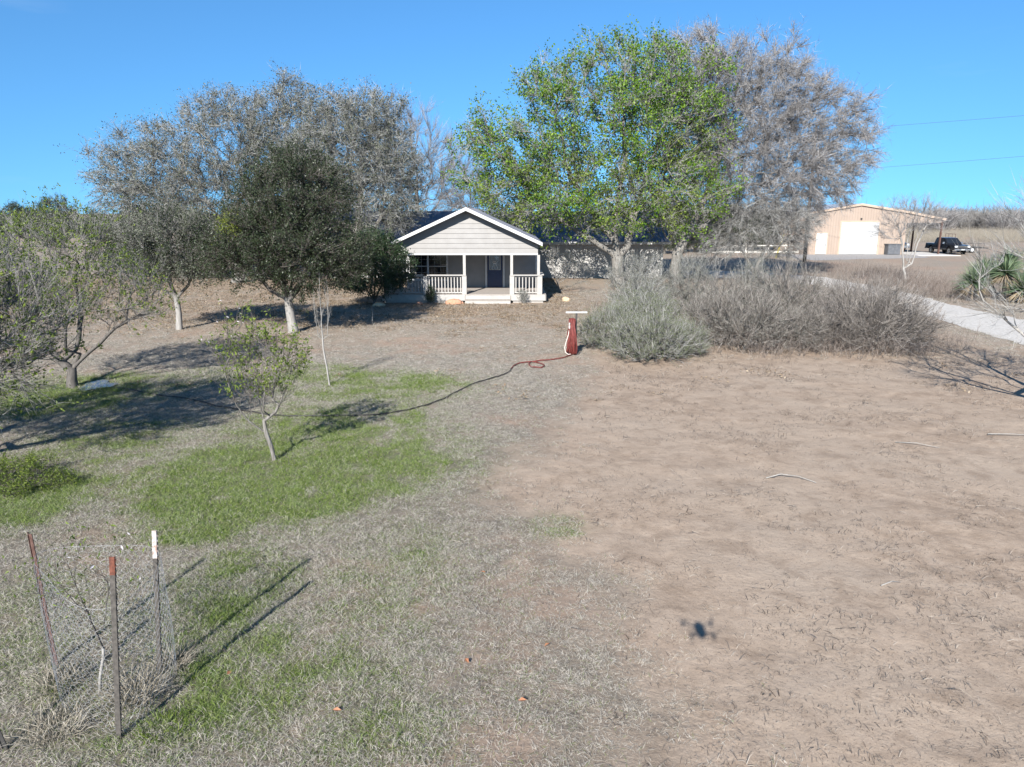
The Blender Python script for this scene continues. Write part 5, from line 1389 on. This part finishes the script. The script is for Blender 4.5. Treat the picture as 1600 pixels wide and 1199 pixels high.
sc_ = make_tree("small_shrub", "small dark evergreen beside the porch newel post", "shrub", (-4.35, 39.2, 0), 85, [(None, [(0, 0, -.03), (0, 0, .2), (0, 0, .6)])], [(0, 0, .45, .2, .2, .5)], 60, .02, .005, 'bark_dark', 'twig_brown', 'leaf_shrub',
                twigs=6, twig_l=(.06, .18), twig_r=.004, sub=1, leaves=1500, leaf=.06, step=.15, wig=.01, shell=.1, parts=("stems", "twigs", "leaves"), flare=1.0)
make_tree("small_shrub", "small pale grey plant in front of the right porch railing", "shrub", (.62, 39.15, 0), 86, [(None, [(0, 0, -.03), (0, 0, .1), (0, 0, .4)])], [(0, 0, .36, .2, .2, .34)], 40, .015, .004, 'bark_pale', 'twig_lichen', 'leaf_sage',
          twigs=6, twig_l=(.08, .25), twig_r=.004, sub=1, leaves=700, leaf=.05, step=.15, wig=.01, shell=.1, parts=("stems", "twigs", "leaves"), flare=1.0)

def stick(label, pts, r):
    p = [(x, y, tz(x, y) + z + .02) for x, y, z in pts]
    o = MB().tube(p, [r * (1 - .6 * i / (len(p) - 1)) for i in range(len(p))], 5).part("dead_stick", M['bark_pale'], None, True)
    tag(o, label, "stick", "bleached sticks lying on the soil" if pts[0][1] < 20 else None)
stick("bleached curved stick lying in the middle of the bare soil", [(4.62, 12.62, 0), (4.9, 12.68, .05), (5.2, 12.60, .03), (5.42, 12.35, 0)], .014)
stick("thin bleached stick farther right on the bare soil", [(8.05, 14.75, 0), (8.4, 14.55, .04), (8.75, 14.35, 0)], .012)
stick("straight white stick at the right edge of the bare soil", [(10.3, 15.25, .02), (10.8, 15.2, .04), (11.4, 15.15, .02)], .013)
stick("short bleached stick right of the drone shade", [(4.75, 8.62, 0), (4.92, 8.68, .03), (5.05, 8.72, 0)], .008)
stick("upright thin stake stub in the shade left of the porch", [(-6.05, 31.6, -.05), (-6.03, 31.6, .4), (-6.04, 31.6, .75)], .02)

# ------------------------------------------------------------------ THE DRONE ITSELF (only its shade is in the picture)
dn = thing("quadcopter_drone", "small grey quadcopter hovering over the yard", "drone", (0.0, -.17, 4.79), 0)
dn.scale = (.88,) * 3
bm_ = MB(); prof = [(-.16, .04), (-.12, .06), (0, .066), (.08, .064), (.125, .045)]
bm_.lathe((0, -.03, .01), (0, 1, 0), prof, 12); bm_.part("body", M['drone'], dn, True)
MB().box(-.025, .025, .0, .07, -.062, -.04).part("battery_tray", M['drone'], dn)
for (sx, sy, ax, ay) in ((1, 1, .19, .12), (-1, 1, .19, .12), (1, -1, .145, -.19), (-1, -1, .145, -.19)):
    MB().tube([(sx * .03, sy * .045, .0), (sx * ax, ay, .02)], [.011, .009], 6).part("arm", M['drone'], dn)
    MB().lathe((sx * ax, ay, .0), (0, 0, 1), [(-.05, .009), (-.02, .016), (.04, .018), (.05, .01)], 10).part("motor", M['dark_metal'], dn)
    pr = MB()
    for q in (0, math.pi):
        a = q + .7 * sx + .5 * sy; c, s = math.cos(a), math.sin(a)
        def R(x, y, z): return (sx * ax + c * x - s * y, ay + s * x + c * y, z)
        pr.hexa([R(0, -.006, .058), R(.085, -.016, .058), R(.085, .010, .058), R(0, .006, .058)], [R(0, -.006, .0595), R(.085, -.016, .0595), R(.085, .010, .0595), R(0, .006, .0595)])
    pr.part("propeller", M['dark_metal'], dn)

# ------------------------------------------------------------------ GRASS, STUBBLE, LEAF LITTER, BRUSH (instanced over scattered points)
def blades_mesh(name, seed, n, R, h, wid, lean, mat, flat=0.0):
    rng = np.random.default_rng(seed)
    a = rng.uniform(0, 2 * np.pi, n); rr = R * np.sqrt(rng.random(n))
    b = np.stack([rr * np.cos(a), rr * np.sin(a), np.full(n, -.006)], -1)
    az = rng.uniform(0, 2 * np.pi, n); ln = lean * rng.uniform(.3, 1.4, n)
    hor = np.stack([np.cos(az), np.sin(az), np.zeros(n)], -1)
    d = unit(hor * ln[:, None] + np.array([0, 0, 1.0]) * (1 - flat))
    L = h * rng.uniform(.45, 1.25, n); s = unit(np.cross(d, rng.normal(size=(n, 3)))) * (wid * .5)
    m = b + d * (L * .55)[:, None]; t = m + unit(d + hor * .7 - np.array([0, 0, .35])) * (L * .5)[:, None]
    V = np.stack([b - s, b + s, m + s * .8, m - s * .8, t], 1)
    return link_src(mesh_np(name, V, quads=tris_of(V, np.array([(0, 1, 2, 3)])), tris=tris_of(V, np.array([(3, 2, 4)]))), name, mat)

def link_src(me, name, mat):
    me.materials.append(mat)
    return bpy.data.objects.new(name, me)              # a source for instances, not placed in the scene itself

def scatter(name, label, cat, pts, rot, scl, idx, green, vary, srcs):
    me = bpy.data.meshes.new(name)
    n = len(pts)
    me.vertices.add(n); me.vertices.foreach_set("co", np.asarray(pts, np.float32).ravel())
    def at(nm, ty, arr, key="value"):
        a = me.attributes.new(nm, ty, 'POINT'); a.data.foreach_set(key, np.ascontiguousarray(arr).ravel())
    at("rot", 'FLOAT_VECTOR', np.asarray(rot, np.float32), "vector"); at("scl", 'FLOAT_VECTOR', np.asarray(scl, np.float32), "vector")
    at("idx", 'INT', np.asarray(idx, np.int32)); at("green", 'FLOAT', np.asarray(green, np.float32)); at("vary", 'FLOAT', np.asarray(vary, np.float32))
    o = bpy.data.objects.new(name, me); COL.objects.link(o)
    ng = bpy.data.node_groups.new(name, 'GeometryNodeTree')
    ng.interface.new_socket("Geometry", in_out='INPUT', socket_type='NodeSocketGeometry')
    ng.interface.new_socket("Geometry", in_out='OUTPUT', socket_type='NodeSocketGeometry')
    gi = ng.nodes.new("NodeGroupInput"); go = ng.nodes.new("NodeGroupOutput")
    g2i = ng.nodes.new("GeometryNodeGeometryToInstance")
    for s in srcs[::-1]:
        oi = ng.nodes.new("GeometryNodeObjectInfo"); oi.inputs["Object"].default_value = s; oi.inputs["As Instance"].default_value = True
        ng.links.new(oi.outputs["Geometry"], g2i.inputs[0])
    m2p = ng.nodes.new("GeometryNodeMeshToPoints")
    ng.links.new(gi.outputs[0], m2p.inputs["Mesh"])
    iop = ng.nodes.new("GeometryNodeInstanceOnPoints"); iop.inputs["Pick Instance"].default_value = True
    def na(nm, ty):
        q = ng.nodes.new("GeometryNodeInputNamedAttribute"); q.data_type = ty; q.inputs[0].default_value = nm; return q.outputs[0]
    ng.links.new(m2p.outputs[0], iop.inputs["Points"]); ng.links.new(g2i.outputs[0], iop.inputs["Instance"])
    ng.links.new(na("idx", 'INT'), iop.inputs["Instance Index"])
    e2r = ng.nodes.new("FunctionNodeEulerToRotation"); ng.links.new(na("rot", 'FLOAT_VECTOR'), e2r.inputs[0])
    ng.links.new(e2r.outputs[0], iop.inputs["Rotation"]); ng.links.new(na("scl", 'FLOAT_VECTOR'), iop.inputs["Scale"])
    ng.links.new(iop.outputs[0], go.inputs[0])
    md = o.modifiers.new("scatter", 'NODES'); md.node_group = ng
    return tag(o, label, cat, None, "stuff")

rg_ = np.random.default_rng(99)
def field(y0, y1, dens, side=2.5):
    """random ground points inside the view wedge, dens(y) per square metre"""
    P = []
    ys = np.arange(y0, y1, .5)
    for y in ys:
        hw = .72 * (y + 1.5) + side; n = rg_.poisson(dens(y) * hw * 2 * .5)
        P.append(np.stack([rg_.uniform(-hw, hw, n), rg_.uniform(y, y + .5, n)], -1))
    return np.concatenate(P)
NOGO = [(-13.6, 54.9, 11.3, 65.2), (-7.0, 39.0, 1.9, 55)]
def clear(p):
    k = np.ones(len(p), bool)
    for (a, b, c, d) in NOGO: k &= ~((p[:, 0] > a) & (p[:, 0] < c) & (p[:, 1] > b) & (p[:, 1] < d))
    dx = np.interp(p[:, 1], [12, 20, 26.4, 29, 31.5, 35, 42, 50, 54.4, 56], [20.5, 18.9, 18.6, 18.9, 19.0, 19.4, 20, 20.3, 18.4, 12]); dx2 = np.interp(p[:, 1], [16, 24, 33, 35.7, 42.8, 48.6, 55.5, 60], [26, 24.6, 23.2, 23.1, 23.8, 24, 23.5, 21])
    return k & ~((p[:, 0] > dx + .15) & (p[:, 0] < dx2 - .15) & (p[:, 1] < 60))

gp = field(4.3, 46, lambda y: 190 * min(1, 7.0 / y) * (1 if y < 26 else .8)); gp = gp[clear(gp)]
cv, gr, li, so, di = masks(gp[:, 0], gp[:, 1])
keep = rg_.random(len(gp)) < np.clip(cv * 1.05 + gr * .6, .0, 1) * (1 - .75 * di * (gr < .2))
gp, gr, li, cv = gp[keep], gr[keep], li[keep], cv[keep]
n = len(gp); big = np.clip(gp[:, 1] / 14, 1, 1.7)
hgt = (.62 + .75 * gr) * rg_.uniform(.7, 1.25, n) * (1 - .35 * li) * (1 + .35 * (fbm(gp[:, 0] * 1.6, gp[:, 1] * 1.6, 71) - .5))
SRC = [blades_mesh("grass_tuft", 100 + i, 52, .12, .080, .0033, 1.0, M['grass'], .15) for i in range(5)]
scatter("lawn_grass", "short matted winter grass, grey and straw coloured with green patches", "grass",
        np.stack([gp[:, 0], gp[:, 1], terrain(gp[:, 0], gp[:, 1])], -1), np.stack([rg_.normal(size=n) * .12, rg_.normal(size=n) * .12, rg_.uniform(0, 6.28, n)], -1),
        np.stack([big, big, hgt * big ** .3], -1), rg_.integers(0, 5, n), np.clip(gr * (.78 + .5 * sstep(8.5, 12, gp[:, 1])) + .14 * fbm(gp[:, 0] * 1.4, gp[:, 1] * 1.4, 61, 3) * (1 - sstep(11, 23, gp[:, 1])) * (1 - sstep(-1.6, 1.0, gp[:, 0] - np.interp(gp[:, 1], BY, BX))) + .02, 0, .86), rg_.normal(size=n) * .02 - .02 * li, SRC)
# stubble and straw bits on the soil
sp = field(4.3, 30, lambda y: 210 * min(1, 9.0 / y)); sp = sp[clear(sp)]
cv, gr, li, so, di = masks(sp[:, 0], sp[:, 1])
cl_ = fbm(sp[:, 0] * .9, sp[:, 1] * .9, 83, 3)
keep = rg_.random(len(sp)) < di * np.clip(3.6 * (cl_ - .38), .10, 1) + .03
sp = sp[keep]; n = len(sp)
SR2 = [blades_mesh("stubble_tuft", 200 + i, 3 + 2 * i, .05 + .02 * i, .085, .0055, .7 + .5 * i, M['stubble'], 0) for i in range(3)] + [blades_mesh("straw_bits", 220 + i, 6, .18, .08, .005, 3.0, M['stubble'], .75) for i in range(3)]
scatter("soil_stubble", "dark dead stubble and straw bits scattered over the bare soil", "stubble", np.stack([sp[:, 0], sp[:, 1], terrain(sp[:, 0], sp[:, 1])], -1),
        np.stack([rg_.normal(size=n) * .25, rg_.normal(size=n) * .25, rg_.uniform(0, 6.28, n)], -1), np.repeat((np.exp(rg_.normal(size=n) * .42 - .55).clip(.2, 1.5) * np.clip(sp[:, 1] / 14, 1, 1.6))[:, None], 3, 1), rg_.integers(0, 6, n), np.full(n, .06), rg_.normal(size=n) * .02, SR2)
# fallen leaves
def litter_mesh(name, seed, n, R, size):
    rng = np.random.default_rng(seed)
    a = rng.uniform(0, 6.283, n); r = R * np.sqrt(rng.random(n))
    p = np.stack([r * np.cos(a), r * np.sin(a), rng.uniform(.008, .05, n)], -1)
    d = unit(np.stack([rng.normal(size=n), rng.normal(size=n), rng.normal(size=n) * .25], -1)); s = unit(np.cross(d, np.array([0, 0, 1.0]) + rng.normal(size=(n, 3)) * .35))
    L = size * rng.uniform(.6, 1.3, n)
    V = np.stack([p, p + d * (L * .5)[:, None] + s * (L * .28)[:, None] + np.array([0, 0, .01]), p + d * L[:, None], p + d * (L * .5)[:, None] - s * (L * .28)[:, None]], 1)
    return link_src(mesh_np(name, V, tris=tris_of(V, LF_T)), name, M['litter'])
lp = field(18, 58, lambda y: 9 * min(1, 30.0 / y), 4); lp = lp[clear(lp)]
_, gr, li, _, di = masks(lp[:, 0], lp[:, 1])
keep = rg_.random(len(lp)) < li * 1.1 + .015
lp = lp[keep]; n = len(lp)
scatter("leaf_litter", "fallen tan and orange leaves strewn under the trees and by the porch", "fallen leaves", np.stack([lp[:, 0], lp[:, 1], terrain(lp[:, 0], lp[:, 1])], -1),
        np.stack([np.zeros(n), np.zeros(n), rg_.uniform(0, 6.28, n)], -1), np.repeat(rg_.uniform(.7, 1.4, n)[:, None], 3, 1), rg_.integers(0, 3, n), np.zeros(n), np.zeros(n), [litter_mesh("leaf_patch", 300 + i, 34, .4, .062) for i in range(3)])
# a few single bright leaves in the near grass
lm = MB().add([(0, 0, .0), (.05, .03, .02), (.11, 0, .005), (.05, -.03, .018)], [(0, 1, 2), (0, 2, 3)]).mesh("fallen_leaf")
lm.materials.append(surf('leaf_orange', (0.30, 0.12, 0.06), (0.38, 0.18, 0.09), 20, 0.6, bump_s=0))
for i, (x, y, lb) in enumerate(((-1.72, 6.15, "orange fallen leaf in the nearest lawn between green tufts"), (-2.95, 6.72, "orange fallen leaf near the dark cage shade"), (-.35, 8.95, "orange fallen leaf on the dry grass left of the soil"), (.42, 7.3, "orange fallen leaf at the soil's edge"), (-.5, 7.0, "orange fallen leaf in dry grass at the bottom middle"), (.06, 6.3, "pale orange leaf by the soil edge at the bottom"))):
    o = link("fallen_leaf", lm, None, None, (x, y, tz(x, y) + .05), (.2, .1, i * 1.3), .8)
    tag(o, lb, "leaf", "single orange leaves on the lawn")

# dry weeds between the shrubs and along the drive
def weed_src(name, seed, h, n, R, mat):
    rng = np.random.default_rng(seed)
    a = rng.uniform(0, 6.283, n); r = R * np.sqrt(rng.random(n))
    b = np.stack([r * np.cos(a), r * np.sin(a), np.full(n, -.02)], -1)
    d = unit(np.stack([.35 * np.cos(a), .35 * np.sin(a), np.ones(n)], -1) + rng.normal(size=(n, 3)) * .22)
    L = h * rng.uniform(.5, 1.2, n)
    V1, mid, tip = twig_arrays(rng, b, d, L, np.full(n, .0042), .0)
    k = np.repeat(np.arange(n), 4); f = rng.uniform(.3, 1, len(k))[:, None]
    V2, _, _ = spike_arrays(rng, b[k] * (1 - f) + tip[k] * f, unit(d[k] + rng.normal(size=(len(k), 3)) * .5), L[k] * .3, np.full(len(k), .0032), .0)
    return link_src(twig_mesh(name, V1, V2), name, M[mat])
WS = [weed_src("dry_weed", 400 + i, .6, 16, .3, 'twig_weed') for i in range(4)]
wp = []
for (cx, cy, rx, ry, n) in ((9.5, 30, 5.5, 5.5, 120), (15.5, 36, 3.2, 5.5, 90), (14.0, 29, 2.2, 4.0, 70), (27.0, 49, 3.0, 7.0, 230), (28.5, 60, 4.5, 7, 130), (10, 25.3, 4.5, 1.3, 70), (17, 44, 3.0, 7.5, 70), (24.5, 42.5, 2, 3, 60), (6, 37, 3, 3, 40)):
    q = rg_.normal(size=(n, 2)) * .55; wp.append(np.stack([cx + rx * q[:, 0], cy + ry * q[:, 1]], -1))
wp = np.concatenate(wp); wp = wp[clear(wp)]; wp = wp[(wp[:, 0] > 3.2) & (wp[:, 1] > 23.6)]; n = len(wp)
scatter("dry_weeds", "thin dry weed stalks among the shrubs and along the drive", "weeds", np.stack([wp[:, 0], wp[:, 1], terrain(wp[:, 0], wp[:, 1])], -1), np.stack([rg_.normal(size=n) * .1, rg_.normal(size=n) * .1, rg_.uniform(0, 6.28, n)], -1),
        np.repeat(rg_.uniform(.6, 1.5, n)[:, None], 3, 1), rg_.integers(0, 4, n), np.zeros(n), np.zeros(n), WS)

# distant brush country: thorn scrub to the right, greener scrub to the left, tall pale grass in front of it
def brush_src(name, seed, h, w, twig_m, n=60, leaf_m=None):
    rng = np.random.default_rng(seed)
    a = rng.uniform(0, 6.283, n); b = np.stack([.3 * np.cos(a), .3 * np.sin(a), np.zeros(n)], -1)
    d = unit(np.stack([w / h * np.cos(a) * rng.random(n), w / h * np.sin(a) * rng.random(n), np.ones(n) * .8], -1))
    L = h * rng.uniform(.5, 1.0, n)
    V1, mid, tip = twig_arrays(rng, b, d, L, np.full(n, .04), .0)
    k = np.repeat(np.arange(n), 9); f = rng.uniform(.25, 1, len(k))[:, None]
    d2 = unit(d[k] + rng.normal(size=(len(k), 3)) * .6)
    V2, _, t2 = twig_arrays(rng, b[k] * (1 - f) + tip[k] * f, d2, h * rng.uniform(.15, .38, len(k)), np.full(len(k), .022), .0)
    A = np.concatenate([V1, V2])
    if leaf_m:
        me = mesh_np(name, np.concatenate([A.reshape(-1, 3), leaf_arrays(rng, t2[rng.integers(0, len(t2), 900)] + rng.normal(size=(900, 3)) * .25, np.tile([[0, 0, 1.0]], (900, 1)), .32, .7).reshape(-1, 3)]),
                     quads=tris_of(A, TW_Q), tris=np.concatenate([tris_of(A, TW_T), tris_of(np.zeros((900, 4, 3)), LF_T) + len(A) * 7]))
        me.materials.append(M[twig_m]); me.materials.append(M[leaf_m])
        mi = np.zeros(len(me.polygons), np.int32); mi[-1800:] = 1; me.polygons.foreach_set("material_index", mi)
        return bpy.data.objects.new(name, me)
    return link_src(mesh_np(name, A, quads=tris_of(A, TW_Q), tris=tris_of(A, TW_T)), name, M[twig_m])
BR = [brush_src("thorn_scrub", 500 + i, 4.6, 3.0, 'twig_grey') for i in range(3)] + [brush_src("thorn_scrub", 510 + i, 4.4, 2.6, 'twig_mauve') for i in range(2)]
bp = []
for _ in range(900):
    x = rg_.uniform(30, 330); y = rg_.uniform(150, 330)
    if y > 165 + .05 * x + 12 * (vnoise(x * .05, 3.0, 5) - .5): bp.append((x, y))
bp = np.array(bp); n = len(bp)
scatter("thorn_brush", "long grey belt of leafless thorn brush behind the shop", "brush", np.stack([bp[:, 0], bp[:, 1], np.zeros(n)], -1), np.stack([np.zeros(n), np.zeros(n), rg_.uniform(0, 6.28, n)], -1),
        np.repeat(rg_.uniform(.85, 1.6, n)[:, None], 3, 1), rg_.integers(0, 5, n), np.zeros(n), np.zeros(n), BR)
BG = [brush_src("green_scrub", 530 + i, 3.4, 2.6, 'twig_brown', 40, ['leaf_olive', 'leaf_dark', 'leaf_olive'][i]) for i in range(3)]
bp = np.stack([rg_.uniform(-420, 30, 1500), rg_.uniform(95, 520, 1500)], -1)
dd = fbm(bp[:, 0] * .018, bp[:, 1] * .018, 19, 3)
bp = bp[(dd > .40) & (bp[:, 0] < .2 * bp[:, 1] - 10)]; n = len(bp)
scatter("field_scrub", "scattered grey-green scrub across the far fields at left", "brush", np.stack([bp[:, 0], bp[:, 1], np.zeros(n)], -1), np.stack([np.zeros(n), np.zeros(n), rg_.uniform(0, 6.28, n)], -1),
        np.repeat((rg_.uniform(.45, 1.1, n) * (1 + 1.0 * (rg_.random(n) < .06)))[:, None], 3, 1), rg_.integers(0, 3, n), np.zeros(n), np.zeros(n), BG)
TG = [weed_src("tall_grass", 560 + i, 1.25, 60, 1.3, 'straw') for i in range(3)]
tp = np.stack([rg_.uniform(40, 240, 2600), rg_.uniform(112, 178, 2600)], -1); tp = tp[(tp[:, 1] > 122 + .02 * tp[:, 0] + 6 * (vnoise(tp[:, 0] * .08, 2, 9) - .5))]; n = len(tp)
scatter("tall_dry_grass", "strip of tall pale dry grass in front of the thorn brush", "grass", np.stack([tp[:, 0], tp[:, 1], np.zeros(n)], -1), np.stack([np.zeros(n), np.zeros(n), rg_.uniform(0, 6.28, n)], -1),
        np.repeat(rg_.uniform(.8, 1.5, n)[:, None], 3, 1), rg_.integers(0, 3, n), np.zeros(n), np.zeros(n), TG)
